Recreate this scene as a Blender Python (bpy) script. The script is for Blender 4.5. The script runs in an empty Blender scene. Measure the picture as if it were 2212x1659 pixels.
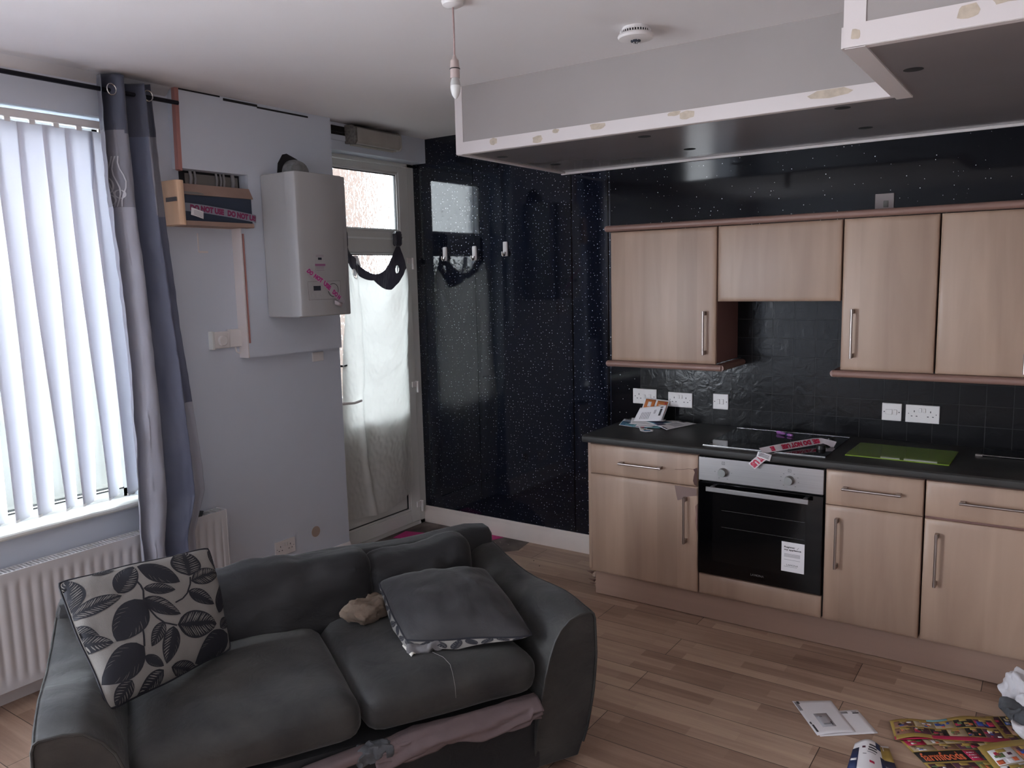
import bpy, bmesh, math, random
from mathutils import Vector, Matrix, noise
random.seed(7)
C = bpy.context.scene.collection
sc = bpy.context.scene
# ------------------------------------------------------------------ camera
cam_data = bpy.data.cameras.new('camera'); cam_data.sensor_width = 36; cam_data.lens = 28.178; cam_data.clip_start = 0.02
cam = bpy.data.objects.new('camera', cam_data); C.objects.link(cam)
Rv = Vector((0.82424258, 0.56572977, -0.02395801)); Uv = Vector((-0.05478652, 0.121791, 0.99104258)); Fv = Vector((-0.56358016, 0.81554692, -0.1313797))
cam.matrix_world = Matrix(((Rv.x, Uv.x, -Fv.x, 3.6831), (Rv.y, Uv.y, -Fv.y, -4.3472), (Rv.z, Uv.z, -Fv.z, 1.7652), (0, 0, 0, 1)))
sc.camera = cam
# ------------------------------------------------------------------ world, light, exposure
w = bpy.data.worlds.new('overcast_sky'); sc.world = w; w.use_nodes = True
bg = w.node_tree.nodes['Background']; bg.inputs[0].default_value = (0.88, 0.94, 1.0, 1); bg.inputs[1].default_value = 7.0
def area(name, loc, rot, sx, sy, power, col=(1, 1, 1), portal=False):
    d = bpy.data.lights.new(name, 'AREA'); d.shape = 'RECTANGLE'; d.size = sx; d.size_y = sy; d.energy = power; d.color = col
    if portal: d.cycles.is_portal = True
    o = bpy.data.objects.new(name, d); o.location = loc; o.rotation_euler = rot; C.objects.link(o); return o
area('window_portal', (-0.20, -3.1, 1.64), (0, -math.pi / 2, 0), 1.8, 1.85, 1, portal=True)
area('added_fill_light', (-0.32, -5.45, 1.3), (0, -math.pi / 2, 0), 1.6, 1.5, 60, (0.88, 0.93, 1.0))  # unseen fill lamp, added because the blinds alone leave the room dark
area('door_portal', (-0.20, -0.44, 1.7), (0, -math.pi / 2, 0), 1.75, 0.62, 1, portal=True)
sc.view_settings.view_transform = 'Standard'; sc.view_settings.look = 'None'; sc.view_settings.gamma = 1
sc.view_settings.exposure = 1.72
sc.cycles.use_denoising = True
sc.cycles.max_bounces = 14; sc.cycles.diffuse_bounces = 8; sc.cycles.transmission_bounces = 10; sc.cycles.glossy_bounces = 6
sc.cycles.sample_clamp_indirect = 6
# ------------------------------------------------------------------ materials
def srgb(r, g, b):
    f = lambda c: (c / 12.92 if c <= 0.04045 else ((c + 0.055) / 1.055) ** 2.4)
    return (f(r / 255), f(g / 255), f(b / 255), 1)
class NT:
    def __init__(s, name):
        s.m = bpy.data.materials.new(name); s.m.use_nodes = True; s.t = s.m.node_tree; s.n = s.t.nodes; s.l = s.t.links
        s.p = s.n['Principled BSDF']; s.out = s.n['Material Output']
    def add(s, typ, **kw):
        n = s.n.new(typ)
        for k, v in kw.items():
            if k.startswith('_'): setattr(n, k[1:], v)
            else: n.inputs[k.replace('_', ' ')].default_value = v
        return n
    def link(s, a, b): s.l.new(a, b)
    def coord(s, scale=(1, 1, 1), rot=(0, 0, 0)):
        tc = s.add('ShaderNodeTexCoord'); mp = s.add('ShaderNodeMapping'); mp.inputs['Scale'].default_value = scale; mp.inputs['Rotation'].default_value = rot
        g = s.add('ShaderNodeNewGeometry')
        s.link(g.outputs['Position'], mp.inputs['Vector']); return mp.outputs['Vector']
    def ramp(s, src, stops):
        r = s.add('ShaderNodeValToRGB'); s.link(src, r.inputs[0]); el = r.color_ramp.elements
        while len(el) < len(stops): el.new(0.5)
        for e, (p, c) in zip(el, stops): e.position = p; e.color = c if len(c) == 4 else (*c, 1)
        return r.outputs['Color']
def M(name, col, rough=0.6, metal=0.0, var=0.0, vscale=(3, 3, 3), bump=0.0, bscale=60, spec=0.5, trans=0.0, coat=0.0, sheen=0.0, streak=None):
    k = NT(name); p = k.p
    c = srgb(*col); p.inputs['Roughness'].default_value = rough; p.inputs['Metallic'].default_value = metal
    p.inputs['Specular IOR Level'].default_value = spec; p.inputs['Coat Weight'].default_value = coat
    p.inputs['Sheen Weight'].default_value = sheen
    p.inputs['Base Color'].default_value = c
    if var:
        nz = k.add('ShaderNodeTexNoise', Scale=1.0, Detail=5.0); k.link(k.coord(vscale), nz.inputs['Vector'])
        d = tuple(max(0, x * (1 - var)) for x in c[:3]); b = tuple(min(1, x * (1 + var)) for x in c[:3])
        k.link(k.ramp(nz.outputs['Fac'], [(0.3, d), (0.7, b)]), p.inputs['Base Color'])
    if bump:
        nz = k.add('ShaderNodeTexNoise', Scale=bscale, Detail=4.0); k.link(k.coord(), nz.inputs['Vector'])
        bp = k.add('ShaderNodeBump', Strength=bump, Distance=0.002); k.link(nz.outputs['Fac'], bp.inputs['Height']); k.link(bp.outputs['Normal'], p.inputs['Normal'])
    if trans:
        tr = k.add('ShaderNodeBsdfTranslucent', Color=c); mx = k.add('ShaderNodeMixShader', Fac=trans)
        k.link(p.outputs[0], mx.inputs[1]); k.link(tr.outputs[0], mx.inputs[2]); k.link(mx.outputs[0], k.out.inputs['Surface'])
    return k.m
m_wall = M('painted_plaster', (200, 206, 216), 0.75, var=0.04, vscale=(1.2, 1.2, 1.2), bump=0.25, bscale=25)
m_wallr = M('right_wall_paint', (190, 184, 182), 0.8)
def mk_ceiling():
    k = NT('ceiling_paint'); p = k.p; p.inputs['Roughness'].default_value = 0.8
    pos = k.coord(); sx = k.add('ShaderNodeSeparateXYZ'); k.link(pos, sx.inputs[0])
    n1 = k.add('ShaderNodeTexNoise', Scale=0.9, Detail=5.0); k.link(pos, n1.inputs['Vector'])
    a = srgb(227, 224, 224); b = srgb(233, 230, 230); base = k.ramp(n1.outputs['Fac'], [(0.3, a), (0.7, b)])
    def mr(src, f0, f1, t0=0.0, t1=1.0):
        m = k.add('ShaderNodeMapRange'); m.interpolation_type = 'SMOOTHSTEP'; k.link(src, m.inputs['Value']); m.inputs['From Min'].default_value = f0; m.inputs['From Max'].default_value = f1
        m.inputs['To Min'].default_value = t0; m.inputs['To Max'].default_value = t1; return m.outputs[0]
    def mul(a_, b_):
        m = k.add('ShaderNodeMath', _operation='MULTIPLY'); k.link(a_, m.inputs[0]); k.link(b_, m.inputs[1]); return m.outputs[0]
    n2 = k.add('ShaderNodeTexNoise', Scale=5.0, Detail=4.0); k.link(pos, n2.inputs['Vector']); soot = mr(n2.outputs['Fac'], 0.25, 0.6, 0.45, 1.0)
    s1 = mul(mul(mr(sx.outputs['X'], 0.02, 0.24, 0.85, 0.0), mul(mr(sx.outputs['Y'], -0.95, -0.62), mr(sx.outputs['Y'], -0.12, -0.42))), soot)
    s2 = mul(mul(mr(sx.outputs['X'], 0.06, 0.38, 0.5, 0.0), mul(mr(sx.outputs['Y'], -2.75, -2.35), mr(sx.outputs['Y'], -1.1, -2.0))), soot)
    mx = k.add('ShaderNodeMath', _operation='MAXIMUM'); k.link(s1, mx.inputs[0]); k.link(s2, mx.inputs[1])
    m = k.add('ShaderNodeMix'); m.data_type = 'RGBA'; k.link(mx.outputs[0], m.inputs['Factor']); k.link(base, m.inputs['A']); m.inputs['B'].default_value = srgb(52, 50, 48); k.link(m.outputs['Result'], p.inputs['Base Color'])
    n3 = k.add('ShaderNodeTexNoise', Scale=7.0, Detail=4.0); k.link(pos, n3.inputs['Vector']); bp = k.add('ShaderNodeBump', Strength=0.3, Distance=0.002); k.link(n3.outputs['Fac'], bp.inputs['Height']); k.link(bp.outputs['Normal'], p.inputs['Normal'])
    return k.m
m_ceil = mk_ceiling()
m_white = M('white_paint', (214, 208, 206), 0.6, var=0.03)
m_upvc = M('white_upvc', (215, 216, 212), 0.35)
m_plast = M('white_plastic', (222, 218, 216), 0.35)
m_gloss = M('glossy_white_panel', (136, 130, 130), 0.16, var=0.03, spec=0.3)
m_trim = M('taped_trim', (214, 206, 204), 0.6)
m_tan = M('torn_paint_tan', (188, 174, 156), 0.7, var=0.15, vscale=(40, 40, 40))
m_dark = M('dark_gap', (28, 27, 30), 0.9)
m_blackplast = M('black_plastic', (22, 22, 24), 0.4)
m_pink = M('bare_pink_timber', (168, 118, 112), 0.7, var=0.1, vscale=(20, 20, 3))
m_palewood = M('pale_timber', (226, 190, 158), 0.6, var=0.06, vscale=(30, 30, 4))
m_card = M('brown_board', (150, 124, 112), 0.75, var=0.1, vscale=(6, 6, 6))
m_cgrey = M('grey_board', (120, 116, 112), 0.75)
m_navy = M('navy_panel', (44, 54, 72), 0.35)
m_boiler = M('boiler_enamel', (168, 168, 168), 0.4)
m_screen = M('dark_screen', (50, 56, 68), 0.2)
m_red = M('tape_red_print', (176, 26, 66), 0.5)
m_dull = M('dull_tape_print', (126, 40, 84), 0.5); m_tdull = M('clear_tape_over_navy', (132, 136, 146), 0.3); m_tboil = M('clear_tape_over_boiler', (176, 172, 176), 0.3)
m_magenta = M('tape_magenta_print', (176, 52, 128), 0.5)
m_tape = M('white_tape', (205, 196, 200), 0.35, trans=0.15)
m_paper = M('white_paper', (225, 222, 224), 0.7)
m_ink = M('printed_ink', (60, 58, 62), 0.7)
m_lite = M('light_print', (140, 138, 142), 0.7)
m_rad = M('radiator_enamel', (200, 198, 199), 0.4, var=0.05, vscale=(3, 3, 3))
m_rod = M('dark_metal_rod', (26, 28, 38), 0.35, metal=0.6)
m_chrome = M('chrome', (200, 198, 196), 0.18, metal=1)
m_steel = M('brushed_steel', (150, 146, 146), 0.34, metal=0.9, var=0.05, vscale=(2, 2, 200))
m_handle = M('satin_nickel', (165, 155, 150), 0.3, metal=1)
m_glassblk = M('black_glass', (5, 5, 7), 0.04, spec=0.5)
m_oven = M('oven_black_glass', (6, 6, 8), 0.08, spec=0.4)
m_ovenin = M('oven_window', (14, 13, 14), 0.12, spec=0.4)
m_blind = M('blind_fabric', (226, 226, 232), 0.8, trans=0.36)
m_sheet = M('white_cotton', (228, 228, 224), 0.85, trans=0.5, bump=0.3, bscale=40)
m_eyelet = M('dark_satin_band', (52, 50, 62), 0.35, trans=0.1, sheen=0.3)
m_cband = M('slate_curtain_band', (72, 76, 92), 0.5, sheen=0.3, bump=0.2, bscale=200)
m_cgrey2 = M('grey_curtain_satin', (132, 132, 142), 0.45, sheen=0.3, trans=0.08, bump=0.25, bscale=120)
m_cblue = M('blue_grey_curtain_satin', (94, 100, 122), 0.45, sheen=0.3, trans=0.05, bump=0.2, bscale=120)
m_csil = M('silver_curtain_satin', (178, 180, 192), 0.4, sheen=0.3, trans=0.2, bump=0.35, bscale=90)
m_emb = M('embroidery_thread', (190, 190, 196), 0.5)
m_skirt = M('skirting_gloss', (222, 210, 202), 0.35, var=0.05, vscale=(6, 6, 6))
m_cornice = M('maple_trim', (132, 102, 92), 0.45, var=0.08, vscale=(2, 30, 30))
m_plinth = M('maple_plinth', (150, 123, 108), 0.5, var=0.05, vscale=(1, 20, 20))
m_mdf = M('exposed_board', (126, 100, 92), 0.8)
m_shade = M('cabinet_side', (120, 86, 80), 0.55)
m_green = M('lime_glass', (112, 136, 40), 0.06, coat=0.5)
m_lilac = M('lilac_plastic', (158, 104, 168), 0.35)
m_cuff = M('cream_seam', (190, 186, 178), 0.8)
m_thread = M('pale_thread', (120, 116, 114), 0.8)
m_pipe = M('pvc_cable', (140, 138, 140), 0.5)
m_mould = M('black_mould', (30, 28, 27), 0.95, var=0.6, vscale=(40, 40, 40))
m_conc = M('outside_render', (86, 86, 82), 0.9, var=0.1)
m_ground = M('outside_paving', (110, 110, 108), 0.9, var=0.1)
m_orange = M('orange_print', (206, 122, 66), 0.6); m_blueprint = M('blue_print', (58, 104, 136), 0.6); m_tealprint = M('teal_print', (110, 160, 170), 0.6)
m_navyprint = M('navy_print', (34, 46, 84), 0.6); m_yellow = M('yellow_print', (156, 130, 66), 0.6); m_crimson = M('crimson_print', (168, 30, 70), 0.6)
m_plum = M('plum_print', (78, 40, 56), 0.6); m_black = M('black_print', (18, 16, 17), 0.6); m_rust = M('rust_lettering', (206, 100, 62), 0.6)
m_cream = M('cream_print', (156, 138, 112), 0.6); m_greenprint = M('green_print', (96, 120, 78), 0.6); m_bluep2 = M('royal_print', (44, 72, 150), 0.6); m_brownp = M('brown_print', (128, 92, 74), 0.6)
m_clothbeige = M('beige_cloth', (108, 94, 82), 0.9, var=0.15, vscale=(14, 14, 14), bump=0.4, bscale=120)
m_clothgrey = M('grey_cloth', (96, 94, 96), 0.9, bump=0.4, bscale=120)
m_clothwhite = M('white_cloth', (200, 198, 202), 0.9, var=0.1, vscale=(9, 9, 9), bump=0.3, bscale=120)
m_clothdark = M('charcoal_cloth', (74, 76, 80), 0.9, var=0.25, vscale=(30, 30, 30))
m_pinksheet = M('pinkish_bedsheet', (98, 84, 85), 0.9, var=0.12, vscale=(8, 8, 8), bump=0.3, bscale=150)
m_hotpink = M('pink_card', (190, 40, 120), 0.6); m_debris = M('plaster_crumbs', (176, 166, 156), 0.9)
m_bulb = M('bulb_plastic', (228, 228, 226), 0.25, trans=0.2); m_bulbneck = M('bulb_neck', (176, 174, 172), 0.4)
m_diff = M('light_diffuser', (188, 182, 174), 0.3, var=0.15, vscale=(9, 9, 9), trans=0.25)

def mk_velvet(name, col, worn):
    k = NT(name); p = k.p
    nz = k.add('ShaderNodeTexNoise', Scale=3.2, Detail=6.0, Roughness=0.6); k.link(k.coord(), nz.inputs['Vector'])
    c = srgb(*col)[:3]; wc = srgb(*worn)[:3]
    k.link(k.ramp(nz.outputs['Fac'], [(0.35, c), (0.75, wc)]), p.inputs['Base Color'])
    p.inputs['Roughness'].default_value = 0.62; p.inputs['Specular IOR Level'].default_value = 0.35
    p.inputs['Sheen Weight'].default_value = 0.14; p.inputs['Sheen Roughness'].default_value = 0.4
    n2 = k.add('ShaderNodeTexNoise', Scale=260.0, Detail=2.0); k.link(k.coord(), n2.inputs['Vector'])
    n3 = k.add('ShaderNodeTexNoise', Scale=9.0, Detail=4.0, Distortion=1.2); k.link(k.coord((1, 1, 2.2)), n3.inputs['Vector'])
    b1 = k.add('ShaderNodeBump', Strength=0.15, Distance=0.001); b2 = k.add('ShaderNodeBump', Strength=0.35, Distance=0.010)
    k.link(n2.outputs['Fac'], b1.inputs['Height']); k.link(n3.outputs['Fac'], b2.inputs['Height']); k.link(b1.outputs['Normal'], b2.inputs['Normal'])
    k.link(b2.outputs['Normal'], p.inputs['Normal']); return k.m
m_sofa = mk_velvet('charcoal_suede', (25, 25, 28), (38, 37, 38))
m_sofal = mk_velvet('worn_charcoal_suede', (28, 28, 30), (68, 67, 64))
m_cush = mk_velvet('dark_cushion_suede', (38, 37, 39), (50, 49, 51))
m_canvas = M('cream_canvas', (122, 119, 115), 0.9, var=0.05, vscale=(20, 20, 20), bump=0.3, bscale=300)
m_leaf = M('navy_leaf_print', (24, 25, 34), 0.8)

def mk_maple():
    k = NT('maple_foil'); p = k.p
    br = k.add('ShaderNodeTexNoise', Scale=1.0, Detail=4.0, Distortion=0.6); k.link(k.coord((9, 9, 0.9)), br.inputs['Vector'])
    a = srgb(148, 122, 105)[:3]; b = srgb(168, 142, 123)[:3]
    base = k.ramp(br.outputs['Fac'], [(0.3, a), (0.7, b)])
    vo = k.add('ShaderNodeTexVoronoi', Scale=1.0); vo.voronoi_dimensions = '1D'
    sx = k.add('ShaderNodeSeparateXYZ'); k.link(k.coord((9, 9, 9)), sx.inputs[0]); k.link(sx.outputs['X'], vo.inputs['W'])
    hs = k.add('ShaderNodeHueSaturation'); rr = k.add('ShaderNodeMapRange'); rr.inputs['To Min'].default_value = 0.92; rr.inputs['To Max'].default_value = 1.05
    sc_ = k.add('ShaderNodeSeparateColor'); k.link(vo.outputs['Color'], sc_.inputs[0]); k.link(sc_.outputs[0], rr.inputs['Value'])
    k.link(rr.outputs[0], hs.inputs['Value']); k.link(base, hs.inputs['Color']); k.link(hs.outputs[0], p.inputs['Base Color'])
    p.inputs['Roughness'].default_value = 0.42; return k.m
m_maple = mk_maple()

def mk_glitter(name, amount, tint, spec=0.6):
    k = NT(name); p = k.p
    pos = k.coord(); sx = k.add('ShaderNodeSeparateXYZ'); k.link(pos, sx.inputs[0])
    cb = k.add('ShaderNodeCombineXYZ'); k.link(sx.outputs['X'], cb.inputs[0]); k.link(sx.outputs['Z'], cb.inputs[1])
    vo = k.add('ShaderNodeTexVoronoi', Scale=48.0); vo.voronoi_dimensions = '2D'; k.link(cb.outputs[0], vo.inputs['Vector'])
    sp = k.add('ShaderNodeSeparateColor'); k.link(vo.outputs['Color'], sp.inputs[0])
    thr = k.add('ShaderNodeMath', _operation='MULTIPLY'); k.link(sp.outputs[0], thr.inputs[0]); thr.inputs[1].default_value = 0.10
    lt = k.add('ShaderNodeMath', _operation='LESS_THAN'); k.link(vo.outputs['Distance'], lt.inputs[0]); k.link(thr.outputs[0], lt.inputs[1])
    gt = k.add('ShaderNodeMath', _operation='GREATER_THAN'); k.link(sp.outputs[1], gt.inputs[0]); gt.inputs[1].default_value = 1 - amount
    mu = k.add('ShaderNodeMath', _operation='MULTIPLY'); k.link(lt.outputs[0], mu.inputs[0]); k.link(gt.outputs[0], mu.inputs[1])
    mx = k.add('ShaderNodeMix'); mx.data_type = 'RGBA'; k.link(mu.outputs[0], mx.inputs['Factor'])
    mx.inputs['A'].default_value = (*tint, 1); mx.inputs['B'].default_value = (0.9, 0.92, 0.95, 1)
    k.link(mx.outputs['Result'], p.inputs['Base Color'])
    p.inputs['Specular IOR Level'].default_value = spec
    rg = k.add('ShaderNodeMapRange'); k.link(mu.outputs[0], rg.inputs['Value']); rg.inputs['To Min'].default_value = 0.06; rg.inputs['To Max'].default_value = 0.5; k.link(rg.outputs[0], p.inputs['Roughness'])
    mt = k.add('ShaderNodeMath', _operation='MULTIPLY'); k.link(mu.outputs[0], mt.inputs[0]); mt.inputs[1].default_value = 0.85; k.link(mt.outputs[0], p.inputs['Metallic'])
    wv = k.add('ShaderNodeTexNoise', Scale=1.6, Detail=1.0); k.link(pos, wv.inputs['Vector'])
    bp = k.add('ShaderNodeBump', Strength=0.25, Distance=0.006); k.link(wv.outputs['Fac'], bp.inputs['Height']); k.link(bp.outputs['Normal'], p.inputs['Normal'])
    return k.m
m_glit = mk_glitter('black_sparkle_panel', 0.62, (0.005, 0.007, 0.015))
m_glit2 = mk_glitter('black_sparkle_panel_kitchen', 0.10, (0.004, 0.004, 0.006), 0.16)

def mk_tiles():
    k = NT('black_glazed_tiles'); p = k.p
    pos = k.coord(); sx = k.add('ShaderNodeSeparateXYZ'); k.link(pos, sx.inputs[0])
    ax = k.add('ShaderNodeMath', _operation='ADD'); k.link(sx.outputs['X'], ax.inputs[0]); ax.inputs[1].default_value = -1.617
    az = k.add('ShaderNodeMath', _operation='ADD'); k.link(sx.outputs['Z'], az.inputs[0]); az.inputs[1].default_value = -0.91
    cb = k.add('ShaderNodeCombineXYZ'); k.link(ax.outputs[0], cb.inputs[0]); k.link(az.outputs[0], cb.inputs[1])
    br = k.add('ShaderNodeTexBrick', Scale=1.0); br.offset = 0; br.inputs['Brick Width'].default_value = 0.1115; br.inputs['Row Height'].default_value = 0.1
    br.inputs['Mortar Size'].default_value = 0.0022; br.inputs['Mortar Smooth'].default_value = 0.4
    br.inputs['Color1'].default_value = (0.007, 0.007, 0.008, 1); br.inputs['Color2'].default_value = (0.009, 0.009, 0.010, 1); br.inputs['Mortar'].default_value = (0.035, 0.035, 0.037, 1)
    k.link(cb.outputs[0], br.inputs['Vector']); k.link(br.outputs['Color'], p.inputs['Base Color'])
    p.inputs['Roughness'].default_value = 0.18; p.inputs['Specular IOR Level'].default_value = 0.16
    nz = k.add('ShaderNodeTexNoise', Scale=14.0, Detail=3.0, Distortion=1.5); k.link(pos, nz.inputs['Vector'])
    b1 = k.add('ShaderNodeBump', Strength=0.32, Distance=0.004); k.link(nz.outputs['Fac'], b1.inputs['Height'])
    b2 = k.add('ShaderNodeBump', Strength=1.0, Distance=0.002); b2.invert = True; k.link(br.outputs['Fac'], b2.inputs['Height']); k.link(b1.outputs['Normal'], b2.inputs['Normal'])
    k.link(b2.outputs['Normal'], p.inputs['Normal']); return k.m
m_tile = mk_tiles()

def mk_floor(name, tones, dull=False):
    k = NT(name); p = k.p
    pos = k.coord()
    ad = k.add('ShaderNodeVectorMath', _operation='ADD'); k.link(pos, ad.inputs[0]); ad.inputs[1].default_value = (0.27, 10.06, 0)
    def brick(wd, rh, mo, off, c1, c2, cm):
        br = k.add('ShaderNodeTexBrick', Scale=1.0); br.offset = off; br.offset_frequency = 2; br.squash = 1
        br.inputs['Brick Width'].default_value = wd; br.inputs['Row Height'].default_value = rh; br.inputs['Mortar Size'].default_value = mo
        br.inputs['Mortar Smooth'].default_value = 0.2; br.inputs['Bias'].default_value = 0
        br.inputs['Color1'].default_value = c1; br.inputs['Color2'].default_value = c2; br.inputs['Mortar'].default_value = cm
        k.link(ad.outputs[0], br.inputs['Vector']); return br
    one = (1, 1, 1, 1)
    plank = brick(1.25, 0.192, 0.0016, 0.37, (0, 0, 0, 1), one, (0.5, 0.5, 0.5, 1))
    strip = brick(0.43, 0.064, 0.0004, 0.41, (0, 0, 0, 1), one, (0.4, 0.4, 0.4, 1))
    nz = k.add('ShaderNodeTexNoise', Scale=1.0, Detail=6.0, Roughness=0.65, Distortion=0.4); k.link(k.coord((2.2, 34, 1)), nz.inputs['Vector'])
    n2 = k.add('ShaderNodeTexNoise', Scale=1.3, Detail=3.0); k.link(pos, n2.inputs['Vector'])
    def mix(a, b, f, mode='MIX'):
        m = k.add('ShaderNodeMix'); m.data_type = 'RGBA'; m.blend_type = mode; m.inputs['Factor'].default_value = f; k.link(a, m.inputs['A']); k.link(b, m.inputs['B']); return m.outputs['Result']
    v = mix(plank.outputs['Color'], strip.outputs['Color'], 0.5); v = mix(v, nz.outputs['Fac'], 0.5); v = mix(v, n2.outputs['Fac'], 0.25)
    col = k.ramp(v, tones)
    mm = k.add('ShaderNodeMix'); mm.data_type = 'RGBA'; k.link(plank.outputs['Fac'], mm.inputs['Factor']); k.link(col, mm.inputs['A']); mm.inputs['B'].default_value = srgb(52, 38, 30)
    k.link(mm.outputs['Result'], p.inputs['Base Color'])
    p.inputs['Roughness'].default_value = 0.38
    bp = k.add('ShaderNodeBump', Strength=0.6, Distance=0.0015); bp.invert = True; k.link(plank.outputs['Fac'], bp.inputs['Height'])
    b2 = k.add('ShaderNodeBump', Strength=0.15, Distance=0.001); k.link(nz.outputs['Fac'], b2.inputs['Height']); k.link(bp.outputs['Normal'], b2.inputs['Normal'])
    k.link(b2.outputs['Normal'], p.inputs['Normal']); return k.m
m_floor = mk_floor('worn_oak_laminate', [(0.28, srgb(116, 90, 76)), (0.5, srgb(158, 130, 112)), (0.72, srgb(192, 166, 144))])
m_sub = M('dirty_bare_floor', (96, 86, 82), 0.85, var=0.5, vscale=(7, 7, 7), bump=0.6, bscale=30)

def mk_worktop():
    k = NT('charcoal_laminate'); p = k.p
    nz = k.add('ShaderNodeTexNoise', Scale=5.0, Detail=6.0); k.link(k.coord(), nz.inputs['Vector'])
    k.link(k.ramp(nz.outputs['Fac'], [(0.35, srgb(40, 40, 40)), (0.75, srgb(56, 56, 55))]), p.inputs['Base Color']); p.inputs['Roughness'].default_value = 0.42
    return k.m
m_work = mk_worktop()

def mk_obscure():
    k = NT('obscure_glass'); pos = k.coord((1, 1, 0.75))
    nz = k.add('ShaderNodeTexVoronoi', Scale=55.0); nz.feature = 'SMOOTH_F1'; 
    nd = k.add('ShaderNodeTexNoise', Scale=20.0, Detail=2.0); k.link(pos, nd.inputs['Vector'])
    mx = k.add('ShaderNodeMix'); mx.data_type = 'RGBA'; mx.inputs['Factor'].default_value = 0.06; k.link(pos, mx.inputs['A']); k.link(nd.outputs['Color'], mx.inputs['B'])
    k.link(mx.outputs['Result'], nz.inputs['Vector'])
    bp = k.add('ShaderNodeBump', Strength=0.9, Distance=0.006); k.link(nz.outputs['Distance'], bp.inputs['Height'])
    rf = k.add('ShaderNodeBsdfRefraction', IOR=1.18, Roughness=0.05, Color=(0.62, 0.63, 0.63, 1)); gl = k.add('ShaderNodeBsdfGlossy', Roughness=0.1)
    k.link(bp.outputs['Normal'], rf.inputs['Normal']); k.link(bp.outputs['Normal'], gl.inputs['Normal'])
    m1 = k.add('ShaderNodeMixShader', Fac=0.06); k.link(rf.outputs[0], m1.inputs[1]); k.link(gl.outputs[0], m1.inputs[2])
    k.link(m1.outputs[0], k.out.inputs['Surface']); return k.m
m_obsc = mk_obscure()
def mk_clear():
    k = NT('clear_window_glass'); tr = k.add('ShaderNodeBsdfTransparent', Color=(0.93, 0.95, 0.95, 1)); gl = k.add('ShaderNodeBsdfGlossy', Roughness=0.02)
    m1 = k.add('ShaderNodeMixShader', Fac=0.06); k.link(tr.outputs[0], m1.inputs[1]); k.link(gl.outputs[0], m1.inputs[2]); k.link(m1.outputs[0], k.out.inputs['Surface']); return k.m
m_clear = mk_clear()
def mk_brick():
    k = NT('outside_brick'); br = k.add('ShaderNodeTexBrick', Scale=1.0); br.inputs['Brick Width'].default_value = 0.225; br.inputs['Row Height'].default_value = 0.075; br.inputs['Mortar Size'].default_value = 0.008
    br.inputs['Color1'].default_value = srgb(96, 78, 72); br.inputs['Color2'].default_value = srgb(110, 92, 84); br.inputs['Mortar'].default_value = srgb(116, 110, 104)
    sx = k.add('ShaderNodeSeparateXYZ'); k.link(k.coord(), sx.inputs[0]); cb = k.add('ShaderNodeCombineXYZ')
    su = k.add('ShaderNodeMath', _operation='ADD'); k.link(sx.outputs['X'], su.inputs[0]); k.link(sx.outputs['Y'], su.inputs[1]); k.link(su.outputs[0], cb.inputs[0]); k.link(sx.outputs['Z'], cb.inputs[1])
    k.link(cb.outputs[0], br.inputs['Vector']); k.link(br.outputs['Color'], k.p.inputs['Base Color']); k.p.inputs['Roughness'].default_value = 0.9; return k.m
m_brick = mk_brick()

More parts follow.
